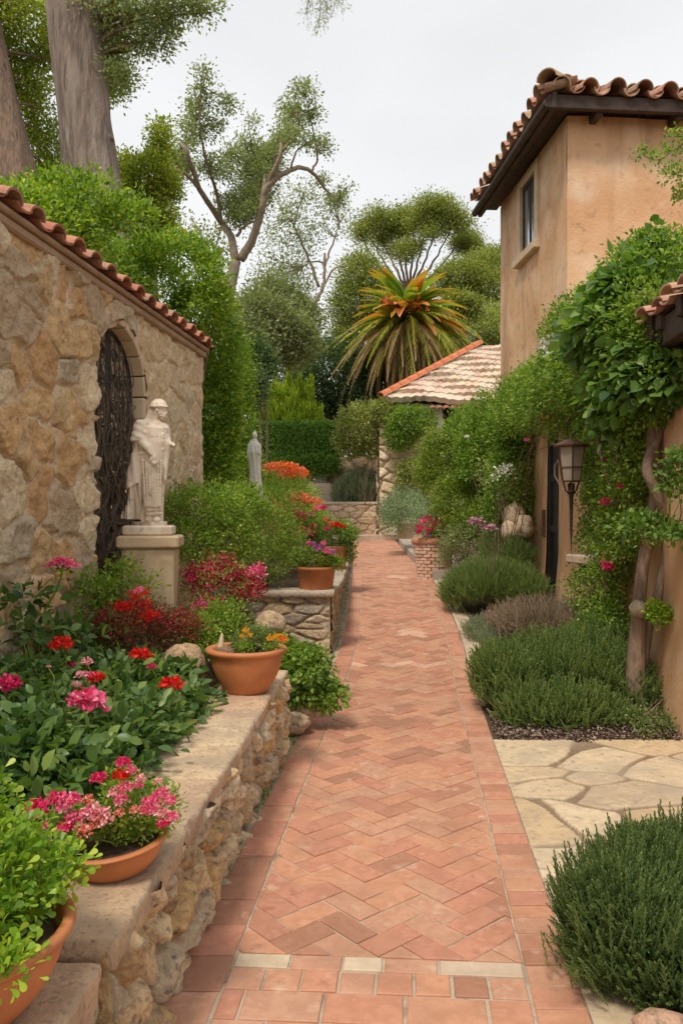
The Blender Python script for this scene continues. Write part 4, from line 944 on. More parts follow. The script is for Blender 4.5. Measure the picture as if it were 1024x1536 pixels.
def statue_sdf(p):
    x, y, z = p[..., 0], p[..., 1], p[..., 2]
    # draped lower body: elliptical column with folds
    def col(cx, cy, rx, ry, z0, z1, k):
        a = np.arctan2((y-cy)/ry, (x-cx)/rx); r = np.hypot((x-cx)/rx, (y-cy)/ry); d = (r-1)*np.minimum(rx, ry); return np.maximum(d, np.maximum(z0-z, z-z1))+k*np.sin(a*5+z*13+1.6*np.sin(z*7+x*12))*np.clip((.60-z)*6, 0, 1)
    t = np.clip(z/.60, 0, 1)
    rx = .075+.045*t-.02*np.sin(t*math.pi); cxx = .02+.012*t
    g = col(cxx+.012*np.clip((z-.5)*5, 0, 1), 0, rx*(1-.35*np.clip((z-.50)/.2, 0, 1)), rx*.85*(1-.3*np.clip((z-.50)/.2, 0, 1)), .02, .70, .0060)
    torso = ell(p, (.035, .0, .60), (.095, .078, .17)); d = sm(g, torso, .04)
    d = sm(d, ell(p, (.035, 0, .705), (.082, .062, .062)), .03)
    d = sm(d, ell(p, (-.055, -.01, .725), (.05, .05, .045)), .03); d = sm(d, ell(p, (.105, .03, .70), (.034, .04, .045)), .03)
    # neckline, head turned to the right and bowed
    d = sm(d, cap(p, (.04, 0, .755), (.058, -.005, .80), .034, .032), .015)
    hd = ell(p, (.075, -.008, .835), (.048, .043, .056)); hd = sm(hd, cap(p, (.118, -.016, .838), (.127, -.018, .822), .006, .009), .008)   # nose
    hd = sm(hd, ell(p, (.100, -.014, .795), (.030, .030, .032)), .012)                                         # beard
    hd = hd+.004*np.sin(z*420)*np.sin(y*300)*((z < .812) & (x > .07))
    hd = np.maximum(hd, -ell(p, (.116, -.036, .848), (.012, .010, .007))); hd = sm(hd, cap(p, (.098, -.045, .857), (.120, -.030, .857), .005, .005), .004)
    hd = sm(hd, ell(p, (.065, -.052, .838), (.010, .006, .015)), .004); hd = np.maximum(hd, -ell(p, (.116, -.018, .803), (.014, .018, .003)))
    d = sm(d, hd, .008)
    # cap with a rolled brim and the veil behind the neck
    cp_ = ell(p, (.066, -.004, .866), (.062, .056, .058)); br = np.maximum(ell(p, (.072, -.006, .862), (.066, .058, .011)), -1)
    d = np.minimum(d, sm(np.maximum(cp_, .852-z-(x-.07)*.25), br, .008)); d = sm(d, cap(p, (.03, .01, .86), (.0, .015, .75), .030, .045), .02)
    # sleeve, forearm across the belly, hanging hand with five fingers
    sl = cap(p, (-.058, -.03, .725), (-.065, -.055, .625), .045, .058); sl = sl+.003*np.sin(z*120+x*60); sl = np.maximum(sl, .612+(x+.06)*.12-z)
    d = sm(d, sl, .014)
    d = sm(d, cap(p, (-.06, -.06, .625), (.005, -.100, .565), .034, .026), .008); d = sm(d, cap(p, (.005, -.100, .565), (.040, -.108, .515), .026, .016), .01)
    hn = ell(p, (.052, -.108, .487), (.020, .011, .026))
    for i, (fx, ln) in enumerate(((-.010, .030), (.000, .038), (.010, .036), (.019, .028))):
        hn = sm(hn, cap(p, (.052+fx, -.109, .468), (.058+fx*1.1, -.113, .468-ln*.55), .0052, .005), .003); hn = sm(hn, cap(p, (.058+fx*1.1, -.113, .468-ln*.55), (.060+fx, -.108, .468-ln), .005, .004), .003)
    hn = sm(hn, cap(p, (.036, -.108, .495), (.030, -.116, .466), .006, .005), .004); d = np.minimum(d, hn)
    # other hand reaching out on the far side
    d = sm(d, cap(p, (.11, .03, .68), (.135, -.01, .60), .030, .024), .02); d = sm(d, cap(p, (.135, -.01, .60), (.178, -.03, .590), .016, .010), .01)
    for k in range(4): d = sm(d, cap(p, (.178, -.026-.006*k, .594-.004*k), (.195-.003*k, -.032-.006*k, .592-.005*k), .0045, .0035), .003)
    d = sm(d, cap(p, (.176, -.03, .598), (.184, -.036, .612), .0045, .0035), .003)
    # mantle: from the shoulder to a long point at the left, and across the waist
    ang = np.arctan2(y, x+.05)
    mz = np.clip((.70-z)/.70, 0, 1); mx = -.060-.075*mz**1.6; mw = .034+.030*mz
    mt = (np.hypot((x-mx)/mw, (y+.005)/(.065+.02*mz))-1)*.032+.006*np.sin(x*95+mz*5)+.003*np.sin(x*210+z*14)
    low_ = .05-(x+.11)*.05; mt = np.maximum(mt, np.maximum(low_-z, z-.70)); d = sm(d, mt, .010)
    m2 = cap(p, (-.085, -.045, .50), (-.105, -.05, .29), .040, .055)+.004*np.sin(x*110+z*20); m2 = np.maximum(m2, .265+(x+.14)*.6-z); d = sm(d, m2, .006)
    for k, (za, zb) in enumerate(((.60, .66), (.56, .61), (.52, .55), (.68, .64))): d = sm(d, cap(p, (-.05, -.075, za), (.11, -.060, zb), .008, .006), .012)
    for k in range(7):
        xa = -.03+.022*k; d = sm(d, cap(p, (xa, -.078, .47-.02*(k % 3)), (xa*.8+.01, -.066, .14), .007, .006), .012)
    for k in range(3): d = sm(d, cap(p, (.0, -.06, .15-.035*k), (.10, -.05, .12-.028*k+.03), .010, .008), .014)
    d = sm(d, cap(p, (.125, -.01, .60), (.115, -.03, .34), .030, .016), .012)
    # feet and round base
    for fx in (-.005, .06): d = sm(d, ell(p, (fx+.01, -.065, .045), (.026, .042, .020)), .006)
    b = np.maximum(np.hypot((x-.03), y)-.095, np.maximum(-z, z-.034)); d = np.minimum(d, b)
    return d+.0012*np.sin(x*300)*np.sin(y*280)*np.sin(z*260)
sy = 5.8
sx_ = (575/2.56-512)*sy/FPX; sz_ = EYE-(786-770)*sy/FPX
ped = thing('pedestal', 'square weathered tan stone pedestal beneath the large robed statue by the gate', 'pedestal', (sx_, sy, .4))
def boxrough(mb, c, d, rz, bev, seed): mb.box(c, d, rz, bev)
mb = MB(); mb.box((sx_+.012, sy, .85), (.36, .36, .90), .10, .012); mb.part('shaft', M['pedestal'], ped)
mb = MB(); mb.box((sx_+.012, sy, 1.348), (.43, .43, .088), .10, .014); mb.part('cap', M['pedestal'], ped)
stt = thing('statue', 'cream stone statue of a capped robed figure, head bowed to the right, on square pedestal', 'statue', (sx_, sy, 1.394))
V, F = surfnet(statue_sdf, (-.22, -.16, -.01), (.23, .13, .95), .0048)
part('figure', V+np.array([sx_, sy, 1.475-.018]), F, M['marble'], stt, True)
mb = MB(); mb.box((sx_+.0, sy, 1.428), (.345, .30, .070), .10, .012); mb.part('plinth', M['marble'], stt)
def robe_sdf(p):
    x, y, z = p[..., 0], p[..., 1], p[..., 2]; t = np.clip(z/.72, 0, 1)
    a = np.arctan2(y, x); rx = .095-.045*t**2+.040*np.exp(-((t-.80)/.13)**2)-.012*np.exp(-((t-.35)/.15)**2)+.03*np.exp(-(t/.2)**2)
    xo = .012*np.sin(z*7); d = (np.hypot((x-xo)/rx, y/(rx*.8))-1)*.05+.004*np.sin(a*8+z*12); d = np.maximum(d, np.maximum(-z, z-.74))
    d = sm(d, ell(p, (0, 0, .66), (.088, .058, .055)), .03); d = sm(d, cap(p, (0, 0, .70), (.003, -.005, .76), .026, .024), .01); d = sm(d, ell(p, (.004, -.01, .795), (.036, .040, .044)), .006); d = sm(d, cap(p, (.0, 0, .83), (.004, 0, .855), .022, .008), .008)
    d = sm(d, cap(p, (.07, -.03, .66), (.075, -.07, .56), .028, .022), .015); d = sm(d, cap(p, (-.07, -.02, .66), (-.085, -.03, .52), .028, .024), .015)
    return d
q = P(382, 745, 10.2)
s2 = thing('statue', 'small white hooded robed statue standing among shrubs beyond the large one', 'statue', q); V, F = surfnet(robe_sdf, (-.17, -.14, -.01), (.17, .14, .88), .0065); part('figure', V*np.array([.88, .88, .98])+q, F, M['marble_w'], s2, True)
p2_ = thing('pedestal', 'pale stone pedestal hidden in the shrubs below the small white statue', 'pedestal', (q[0], q[1], .4)); mb = MB(); mb.box((q[0], q[1], (q[2]+.36)/2-.02), (.30, .30, q[2]-.40), 0, .01); mb.part('shaft', M['pedestal'], p2_); mb = MB(); mb.box((q[0], q[1], q[2]-.035), (.36, .36, .066), 0, .012); mb.part('cap', M['pedestal'], p2_)

# lantern on an iron arm
lc = P(856, 668, 7.5); lw = .155
lt = thing('wall_lantern', 'bronze tapered wall lantern with frosted panes beside the dark door', 'lantern', (lc[0], lc[1], lc[2]-.45))
g_, n_, L_ = newmat('frosted_glass'); o_ = n_.new('ShaderNodeOutputMaterial'); p_ = n_.new('ShaderNodeBsdfPrincipled'); p_.inputs['Base Color'].default_value = (.42, .34, .27, 1); p_.inputs['Roughness'].default_value = .28; p_.inputs['Specular IOR Level'].default_value = .6; L_.new(p_.outputs[0], o_.inputs[0])
def hexring(r, z, n=6, a0=.35): return [(lc[0]+r*math.cos(a0+2*math.pi*i/n), lc[1]+r*math.sin(a0+2*math.pi*i/n), lc[2]+z) for i in range(n)]
mb = MB(); 
for ring in (((.0, .055), (.06, .05), (.165, .0), (.16, -.016), (.0, -.016)),): 
    for (r0, z0), (r1, z1) in zip(ring[:-1], ring[1:]):
        A = hexring(max(r0, .001), z0, 12); B = hexring(max(r1, .001), z1, 12); mb.add(A+B, [(i, (i+1) % 12, 12+(i+1) % 12, 12+i) for i in range(12)])
mb.tube([lc+[0, 0, .03], lc+[0, 0, .10]], .014, 8); mb.part('hood', M['bronze'], lt)
A = hexring(.128, -.016); B = hexring(.086, -.33); MB().add(A+B, [(i, (i+1) % 6, 6+(i+1) % 6, 6+i) for i in range(6)]+[tuple(range(6))]+[tuple(range(11, 5, -1))]).part('panes', g_, lt)
mb = MB(); A = np.array(hexring(.133, -.016)); B = np.array(hexring(.090, -.335)); Cc = A+(B-A)*.60
for i in range(6):
    mb.tube([A[i], B[i]], .0065, 5); 
    for Q in (A, B, Cc): mb.tube([Q[i], Q[(i+1) % 6]], .0065, 5)
C2 = np.array(hexring(.055, -.43))
for i in range(6): mb.tube([B[i]*.9+np.array([lc[0], lc[1], B[i][2]])*.1, C2[i]], .006, 5); mb.tube([C2[i], C2[(i+1) % 6]], .006, 5)
mb.part('cage', M['bronze'], lt)
mb = MB(); mb.lathe(lc, [(.001, -.35), (.035, -.36), (.03, -.43), (.045, -.44), (.02, -.47), (.016, -.62), (.012, -.8), (.001, -1.02)], 12); mb.part('finial', M['iron'], lt, True)
mb = MB(); mb.tube(curve([lc+[0, 0, .09], lc+[.10, .02, .16], lc+[.28, .03, .12], (HX(lc[1])-.01, lc[1]+.02, lc[2]-.02)], 6), .011, 6); mb.box((HX(lc[1])-.015, lc[1]+.02, lc[2]-.02), (.03, .1, .2), 0, .004); mb.part('bracket', M['iron'], lt)
# ================================================================== left bed and pots
def bowlprof(R0, h, rim=.03, base=.5, roll=.012):
    p = [(.001, .003), (R0*base, .0), (R0*(base+.05), .004)]
    for t in np.linspace(.08, 1, 9): p.append((R0*(base+(.95-base)*math.sin(t*math.pi/2)**.8), h*t*.86))
    p += [(R0*.985, h*.86), (R0+roll*.4, h*.88), (R0+roll, h*.94), (R0+roll*.6, h*.99), (R0-roll*.2, h), (R0-roll*1.2, h*.985), (R0-roll*1.6, h*.90), (R0*.86, h*.6)]; return p
def potprof(R0, h, base=.78, rim=.2, lip=.012):
    return [(.001, .003), (R0*base, 0), (R0*base+.004, .006), (R0*.965-lip*.3, h*(1-rim)), (R0, h*(1-rim)+.003), (R0+lip*.3, h*.985), (R0+lip*.1, h), (R0-lip, h), (R0-lip*1.2, h*.9), (R0*.86, h*.7)]
# corner pot, bottom left
c0 = np.array([-.835, 1.74, .452])
t = pot('terracotta_pot', 'wide terracotta bowl of bright green leafy plant on the nearest lower coping stone', c0, bowlprof(.235, .20), 'terra', .165, .20)
plant('leafy_plant', 'bright lime green bushy plant spilling from the pot in the bottom left corner', 'plant', [(np.array([-.84, 1.78, .725]), np.array([.19, .20, .14])), (np.array([-.71, 1.84, .72]), np.array([.10, .10, .075])), (np.array([-.95, 1.85, .85]), np.array([.16, .16, .12])), (np.array([-.76, 1.60, .655]), np.array([.12, .10, .06]))],
      'lime', .024, 620, 12, .020, 101, c0+[0, 0, .15], TO, 30, .005, 'shrub', shell=(.35, 1.05), spread=.6, up=.5)
# shallow bowl with pink flowers
c1 = np.array([-.668, 2.37, .497])
t = pot('terracotta_bowl', 'shallow terracotta bowl of pink blossoms tilted on the low stone wall', c1, bowlprof(.152, .088, base=.62), 'terra', .07, .13)
t.rotation_euler = (0, -.10, 0)
p, c, o = plant('flowering_plant', 'low bushy plant dotted with pink and red blossoms in the shallow terracotta bowl', 'plant', [(P(205, 1215, 2.42), np.array([.13, .12, .085])), (P(120, 1232, 2.36), np.array([.10, .10, .04])), (P(190, 1180, 2.5), np.array([.07, .08, .06]))], 'shrub', .016, 420, 12, .012, 103, c1+[0, 0, .06], TS, 30, .003, 'shrub', shell=(.3, 1), up=.5)
for u, v, r, k in ((97, 1203, 13, 'pink'), (84, 1198, 9, 'hot'), (108, 1200, 10, 'pink'), (55, 1215, 13, 'hot'), (47, 1210, 8, 'red'), (149, 1168, 9, 'hot'), (185, 1144, 8, 'hot'), (181, 1164, 9, 'red'), (189, 1180, 8, 'pink'), (198, 1156, 6, 'pink'), (211, 1168, 6, 'pale'), (174, 1190, 9, 'pale'), (182, 1200, 8, 'pink'), (110, 1227, 8, 'pink'), (101, 1240, 9, 'hot'), (92, 1246, 7, 'pink'),
                   (140, 1216, 10, 'pale'), (152, 1222, 10, 'pale'), (132, 1222, 9, 'pink'), (158, 1232, 8, 'pale'), (145, 1234, 8, 'salmon'), (127, 1247, 10, 'salmon'), (120, 1238, 7, 'pale'), (64, 1239, 6, 'pink'), (226, 1207, 11, 'pink'), (221, 1217, 7, 'pink'), (242, 1192, 9, 'pink'), (246, 1223, 9, 'pale'), (259, 1225, 7, 'pink'), (244, 1236, 7, 'hot'), (255, 1201, 7, 'pink'), (237, 1172, 5, 'pale'), (132, 1200, 7, 'salmon'), (202, 1215, 6, 'salmon'), (180, 1219, 6, 'salmon'), (208, 1178, 5, 'pink')):
    flower(p, k, P(u, v, 2.25+.0007*(1240-v)), r*2.33/FPX*1.55, sq=.9)
# big bowl on the end of the wall
c2 = np.array([-.562, 4.74, .497])
t = pot('terracotta_bowl', 'large round terracotta bowl with thick rolled rim on the far end of the low wall', c2, bowlprof(.222, .262, base=.52, roll=.022), 'terra', .235, .20)
sc2 = thing('succulent_planting', 'small upright knobbly succulent standing in grit in the large round bowl', 'succulent', c2+[-.14, -.02, .24])
mb = MB(); mb.tube(curve([c2+[-.145, -.05, .23], c2+[-.143, -.05, .29], c2+[-.137, -.05, .35]], 6), [.022, .022, .021, .020, .019, .018, .017, .016, .015, .013, .010, .008, .003], 10, True, rough=.25); mb.part('stem', M['frame'], sc2, True)
V, F = rockmesh(5, .045, (1.2, 1, .7)); V = V+c2+[-.12, -.06, .245]; part('base_rosette', V, F, M['grit'], sc2, True)
plant('thyme_plant', 'small grey-green thyme bush growing in the large round bowl', 'plant', [(c2+[.07, .04, .31], np.array([.085, .08, .075])), (c2+[-.02, .05, .28], np.array([.07, .07, .05]))], 'laven', .017, 200, 14, .012, 107, c2+[.05, .04, .23], TS, 20, .003, 'shrub')
mg_ = thing('marigold', 'little orange and yellow flowers at the right rim of the large round bowl', 'flower', c2+[.16, 0, .24])
V, F, r = leaves(109, [(c2+[.16, -.03, .265], np.array([.05, .06, .03])), (c2+[.0, -.06, .265], np.array([.05, .05, .035]))], 60, 10, .012, .017)[0]; part('foliage', V, F, M['shrub'], mg_, rnd=r)
for u, v, r, k in ((405, 958, 7, 'yellow'), (414, 956, 7, 'yellow'), (425, 960, 8, 'orange'), (421, 954, 5, 'yellow'), (368, 946, 6, 'yellow'), (374, 953, 5, 'yellow'), (363, 955, 5, 'yellow')): flower(mg_, k, P(u, v, 4.65), r*4.65/FPX)
g = rng(55); n = 420; a = g.uniform(0, 6.28, n); rr = .19*np.sqrt(g.random(n)); pos = np.stack([c2[0]+rr*np.cos(a), c2[1]+rr*np.sin(a), c2[2]+.238+g.random(n)*.012], -1)
V, F, r = scat(TS, pos, g.normal(size=(n, 3))*[1, 1, .3], np.array([[0, 0, 1.]]).repeat(n, 0)+g.normal(size=(n, 3))*.3, .018, g.random(n)); part('gravel', V, F, M['grit'], t, rnd=r, kind='stuff')

# broad-leaved flowering plants behind the low wall
clear_wall = lambda c: (c[:, 0] < LXr(c[:, 1])-.33) & (c[:, 0] > WX(c[:, 1])+.06)
GG = 'broad-leaved bedding plants behind the low wall'
specs = [
 ('dark green broad-leaved plant just behind the pink bowl, nearest of the bed', [(P(90, 1190, 2.95), (.42, .34, .20)), (P(20, 1160, 3.0), (.3, .3, .22)), (P(170, 1150, 3.3), (.22, .3, .17))], 201, 360),
 ('broad-leaved plant with a large round pink bloom at the centre of the bed', [(P(110, 1110, 3.65), (.36, .32, .18)), (P(190, 1110, 3.75), (.25, .3, .17))], 203, 330),
 ('broad-leaved plant with one orange-red bloom beside the wall coping', [(P(245, 1085, 4.2), (.26, .34, .17)), (P(195, 1065, 4.3), (.28, .3, .17)), (P(290, 1075, 4.6), (.14, .2, .12))], 205, 330),
 ('broad-leaved plant with pink bloom at the left edge against the stone wall', [(P(15, 1090, 3.8), (.34, .32, .19)), (P(40, 1040, 4.1), (.25, .3, .15))], 207, 260),
 ('broad-leaved plant with two red blooms behind the centre of the bed', [(P(130, 1035, 4.5), (.38, .3, .15)), (P(215, 1025, 4.8), (.3, .3, .13))], 209, 280)]
PB = []
for lab, el, sd, nc in specs:
    el = [(c, np.array(r)) for c, r in el]; b = np.array([el[0][0][0], el[0][0][1], .40])
    PB.append(plant('bedding_plant', lab, 'plant', el, 'geran', .064, int(nc*1.6), 7, .045, sd, b, TL, 26, .006, 'shrub', GG, shell=(.55, 1.05), spread=.75, up=-.25, keep=clear_wall, low=-.4)[0])
for t, u, v, r, Y, k in ((PB[1], 133, 1053, 25, 3.45, 'pink'), (PB[1], 120, 1050, 15, 3.45, 'hot'), (PB[2], 259, 1027, 15, 4.0, 'red'), (PB[3], 13, 1026, 17, 3.7, 'hot'), (PB[3], 4, 1030, 12, 3.7, 'pink'), (PB[4], 93, 967, 15, 4.3, 'red'), (PB[4], 212, 983, 14, 4.6, 'red'), (PB[1], 131, 993, 8, 4.0, 'pale'), (PB[1], 123, 1013, 9, 3.95, 'pale'), (PB[1], 146, 1017, 11, 3.95, 'red'), (PB[1], 138, 1014, 8, 3.95, 'pink'), (PB[4], 228, 1000, 6, 4.5, 'hot'), (PB[4], 108, 997, 6, 4.4, 'hot'), (PB[2], 115, 1027, 6, 3.9, 'pale'), (PB[0], 74, 1000, 3, 3.9, 'pale')):
    L_ = P(u, v, Y-.25); flower(t, k, L_, 1.2*r*Y/FPX, sq=.85); stalk(t, L_-[0.01, -.05, r*Y/FPX+.12], L_-[0, 0, .01], .003)
tall, c, o = plant('geranium', 'tall lanky geranium with a flat pink flower head standing above the bed', 'plant', [(P(50, 950, 4.6), np.array([.30, .22, .10])), (P(5, 900, 4.4), np.array([.20, .2, .09])), (P(120, 960, 4.8), np.array([.22, .2, .10]))], 'geran', .070, 70, 5, .05, 211, (-1.65, 4.45, .4), TL, 26, .007, 'shrub', shell=(.2, 1), keep=lambda c: c[:, 0] > WX(c[:, 1])+.06)
L_ = P(95, 845, 4.3)
for dx, dz, r in ((0, 0, .055), (-.05, -.005, .042), (.05, -.008, .042), (-.02, .012, .045), (.025, .012, .04), (-.085, -.012, .025), (.08, -.014, .028)): flower(tall, 'pink', L_+[dx, -.01, dz], r, sq=.6)
V, F, r = leaves(213, [(L_-[0, 0, .035], np.array([.03, .03, .02]))], 8, 5, .01, .03, TL)[0]; part('bract', V, F, M['shrub'], tall, rnd=r)
stalk(tall, P(68, 915, 4.4), L_-[0, 0, .02], .005)

# crimson shrubs and neighbours in front of the pedestal
def blossoms(t, mat, ells, n, nl, cr, size, seed, name='blossom', tpl=TO, **k):
    k.setdefault('low', -.2); (V, F, r), c, o = leaves(seed, ells, n, nl, cr, size, tpl, **k); return part(name, V, F, M[mat], t, rnd=r, kind='stuff')
e1 = [(P(210, 940, 5.15), np.array([.25, .24, .17])), (P(265, 945, 5.3), np.array([.18, .2, .12])), (P(175, 945, 5.0), np.array([.15, .2, .13]))]
t1, c, o = plant('crimson_shrub', 'twiggy russet shrub with scarlet sprays below the pedestal', 'shrub', e1, 'brownred', .028, 330, 11, .03, 221, (P(225, 960, 5.15)[0], 5.15, .38), TS, 60, .005, 'bark2', shell=(.4, 1.05), up=.7)
blossoms(t1, 'f_crimson', e1, 190, 12, .022, .020, 223); blossoms(t1, 'f_red', [(P(205, 905, 4.95), np.array([.085, .06, .08])), (P(222, 930, 4.98), np.array([.07, .06, .05])), (P(185, 915, 4.95), np.array([.05, .05, .05]))], 40, 12, .018, .022, 224); flower(t1, 'pink', P(208, 886, 4.85), .032)
e2 = [(P(325, 872, 6.1), np.array([.26, .25, .18])), (P(368, 888, 6.1), np.array([.13, .2, .13])), (P(312, 915, 5.9), np.array([.14, .2, .13]))]
t2, c, o = plant('crimson_shrub', 'feathery crimson flowered shrub between the pedestal and the stone planter', 'shrub', e2, 'olive_y', .028, 240, 11, .03, 225, (P(325, 960, 6.1)[0], 6.1, .33), TS, 60, .005, 'bark2', up=.7)
blossoms(t2, 'f_crimson', e2[:2], 260, 11, .024, .023, 227); blossoms(t2, 'f_pink', [(P(384, 862, 6.0), np.array([.05, .05, .07])), (P(302, 915, 5.75), np.array([.05, .04, .06]))], 30, 12, .018, .024, 228); blossoms(t2, 'f_hot', e2, 70, 13, .02, .024, 229)
# greenery filling the bed up to the planter
def S(label, ells, mat, size, ncl, nlf, cr, seed, bz=.3, name='shrub', cat='shrub', tpl=TS, **k):
    b = np.array([ells[0][0][0], ells[0][0][1], bz]); return plant(name, label, cat, ells, mat, size, ncl, nlf, cr, seed, b, tpl, **k)
S('leafy yellow-green weed clump at the foot of the iron gate', [E(185, 880, 5.5, 45, 45), E(140, 900, 5.2, 35, 45)], 'shrub', .040, 150, 9, .04, 231, .38)
S('green shrub filling the gap behind the large terracotta bowl', [E(330, 935, 5.7, 45, 34), E(295, 960, 5.4, 36, 36)], 'shrub', .028, 420, 11, .03, 233, .3)
S('glossy trailing shrub spilling over the end of the low wall onto the path', [E(455, 1010, 5.75, 38, 42), E(492, 1040, 5.75, 24, 20), E(420, 985, 5.9, 34, 26), E(445, 1045, 5.75, 22, 18)], 'vine', .042, 520, 9, .035, 235, .06, tpl=TL, low=-1, up=-.2)
S('bright green rounded shrub right of the large statue', [E(305, 765, 6.9, 62, 42), E(360, 765, 7.3, 50, 42), E(290, 815, 6.7, 50, 42), E(340, 810, 7.0, 50, 40)], 'shrub', .030, 1500, 11, .035, 241, .35)
S('green shrub overhanging the back of the stone planter', [E(400, 800, 8.9, 52, 48), E(380, 845, 8.6, 55, 38), E(430, 820, 9.4, 30, 34), E(335, 860, 7.6, 40, 35)], 'ivy2', .030, 1100, 11, .035, 243, .6)
S('mid-green shrub beside the small white statue', [E(400, 755, 10.6, 48, 33), E(345, 745, 9.8, 40, 35), E(440, 770, 11.2, 30, 32)], 'shrub', .034, 700, 11, .035, 245, .5)
t, c, o = S('tall shrub crowned with orange and coral flower clusters', [E(425, 735, 12.5, 40, 32), E(440, 770, 12.2, 42, 30), E(395, 750, 12, 28, 30)], 'shrub', .036, 560, 11, .04, 247, .5)
blossoms(t, 'f_coral', [E(412, 706, 12.3, 22, 10), E(440, 712, 12.3, 24, 10), E(428, 703, 12.3, 20, 8)], 80, 10, .03, .04, 249); blossoms(t, 'f_orange', [E(420, 704, 12.2, 25, 8), E(448, 714, 12.2, 14, 7)], 36, 12, .03, .04, 250)
t, c, o = S('shrub with scattered crimson flowers beside the planter pots', [E(440, 795, 11.4, 36, 30), E(470, 790, 12, 26, 30), E(410, 810, 11, 26, 28)], 'shrub', .033, 500, 11, .035, 251, .6)
blossoms(t, 'f_hot', [E(430, 775, 11.0, 26, 14), E(447, 757, 11.3, 18, 9), E(405, 790, 10.6, 10, 10), E(455, 800, 10.8, 14, 10)], 60, 12, .03, .04, 253); blossoms(t, 'f_coral', [E(445, 750, 11.2, 18, 10), E(405, 760, 11, 10, 8), E(470, 755, 11.5, 14, 8)], 50, 12, .03, .04, 254)
# pots on the planter
c3 = np.array([P(474, 883, 8.55)[0], 8.56, .747])
pot('terracotta_pot', 'plain terracotta pot of purple-pink flowers at the near corner of the stone planter', c3, potprof(.213, .235, .82, .16, .012), 'terra', .20, .19)
t, c, o = plant('flowering_plant', 'bushy pot plant with purple-pink flowers at the near corner of the stone planter', 'plant', [(c3+[.0, 0, .31], np.array([.20, .19, .12])), (c3+[-.16, 0, .33], np.array([.13, .13, .10])), (c3+[.13, -.02, .27], np.array([.14, .12, .09]))], 'ivy2', .026, 330, 12, .022, 261, c3+[0, 0, .2], TS, 20, .004, 'shrub')
for u, v, r, k in ((470, 817, 6, 'purple'), (480, 822, 7, 'purple'), (490, 827, 7, 'pink'), (497, 830, 6, 'purple'), (485, 815, 5, 'pink'), (463, 815, 5, 'pink'), (475, 825, 5, 'mauve'), (500, 826, 4, 'mauve')): flower(t, k, P(u, v, 8.42), r*8.4/FPX)
c4 = np.array([P(498, 835, 11.6)[0]-.02, 11.6, .745])
pot('terracotta_pot', 'dull terracotta pot of red and coral geraniums, farther along the stone planter', c4, potprof(.26, .34, .80, .16, .014), 'terra_p', .3, .23)
t, c, o = plant('flowering_plant', 'full pot plant with coral and crimson flowers and trailing stems on the planter', 'plant', [(c4+[0, 0, .52], np.array([.38, .33, .22])), (c4+[.22, 0, .28], np.array([.12, .14, .26])), (c4+[-.25, 0, .5], np.array([.2, .2, .2]))], 'vine', .036, 500, 12, .032, 265, c4+[0, 0, .3], TS, 20, .004, 'shrub')
for u, v, r, k in ((478, 763, 6, 'pink'), (485, 762, 6, 'hot'), (497, 786, 6, 'coral'), (505, 788, 7, 'red'), (490, 793, 5, 'hot'), (514, 790, 5, 'red'), (488, 780, 5, 'coral'), (466, 772, 6, 'pale'), (472, 765, 6, 'salmon'), (470, 788, 5, 'coral')): flower(t, k, P(u, v, 11.2), r*11.3/FPX)
# rocks
rock('smooth tan boulder behind the large terracotta bowl', P(276, 1005, 4.95), .165, 3, (.85, .8, 1.0), colr=(.52, .37, .24))
rock('rounded tan stone beside the rim of the large bowl', P(405, 935, 6.0), .12, 5, (1, .8, .8))
rock('grey-tan field stone at the foot of the trailing shrub', P(440, 1085, 5.6), .12, 7, (1.0, .8, .6))
rock('small tan field stone where the low wall meets the path', P(452, 1062, 5.75), .11, 9, (1, .8, .9))
rock('pinkish stone at the bottom edge under the rosemary bush', np.array([.945, 2.36, .02]), .075, 12, (1.2, .8, .8), colr=(.55, .36, .27))
# ivy over the back of the tall wall
behind = lambda c: (c[:, 0] < WX(c[:, 1])-.42) | (c[:, 1] > 8.25)
t, c, o = plant('ivy_hedge', 'bright green ivy mass climbing behind and past the end of the tall stone wall', 'ivy',
 [E(40, 370, 6.4, .50, .42, m=True), E(130, 350, 7.0, .60, .45, m=True), E(205, 385, 7.8, .60, .52, m=True), E(262, 440, 8.6, .52, .62, m=True), E(300, 520, 9.2, .44, .70, m=True), E(312, 610, 9.3, .35, .75, m=True), E(312, 695, 9.2, .28, .50, m=True), E(190, 500, 9.0, .8, 1.0, m=True), E(250, 620, 9.4, .8, 1.0, m=True), E(120, 600, 8.2, .9, 1.3, m=True)],
 'ivy', .052, 13000, 9, .055, 271, (-1.9, 8.9, .3), TS, 30, .02, keep=behind, shell=(.78, 1.03), lump=.20, low=-1)
S('yellow-green feathery shrub between the ivy and the conifer', [E(350, 560, 12, 28, 60), E(358, 640, 12, 22, 60), E(368, 700, 12, 20, 30)], 'ivy', .05, 900, 10, .06, 273, .3)

# ================================================================== right side
# rosemary bush, bottom right
rb = P(955, 1500, 2.62); rb = np.array([.985, 2.62, .0])
e = [(np.array([.98, 2.66, .20]), np.array([.27, .30, .21])), (np.array([1.17, 2.75, .22]), np.array([.30, .3, .23])), (np.array([.93, 2.60, .30]), np.array([.17, .2, .13])), (np.array([1.10, 2.80, .33]), np.array([.2, .2, .12])), (np.array([1.12, 2.55, .16]), np.array([.26, .24, .18]))]
bush('rosemary_bush', 'dense dark green rosemary bush with upright needle sprigs, bottom right on the flagstones', 'shrub', e, 'rosem', 8500, .10, SPR, 301, rb, up=1.1, spread=.25, shell=(.45, 1.0), low=-.75, lump=.42, lf=3.8)
V, F, r = sprigs(302, [(q[0]+[0, 0, .04], q[1]*1.02) for q in e], 130, .17, [sprig(46, .12, .018, R(36), 66)], up=2.2, spread=.22, shell=(.95, 1.02), low=.2, lump=.2)
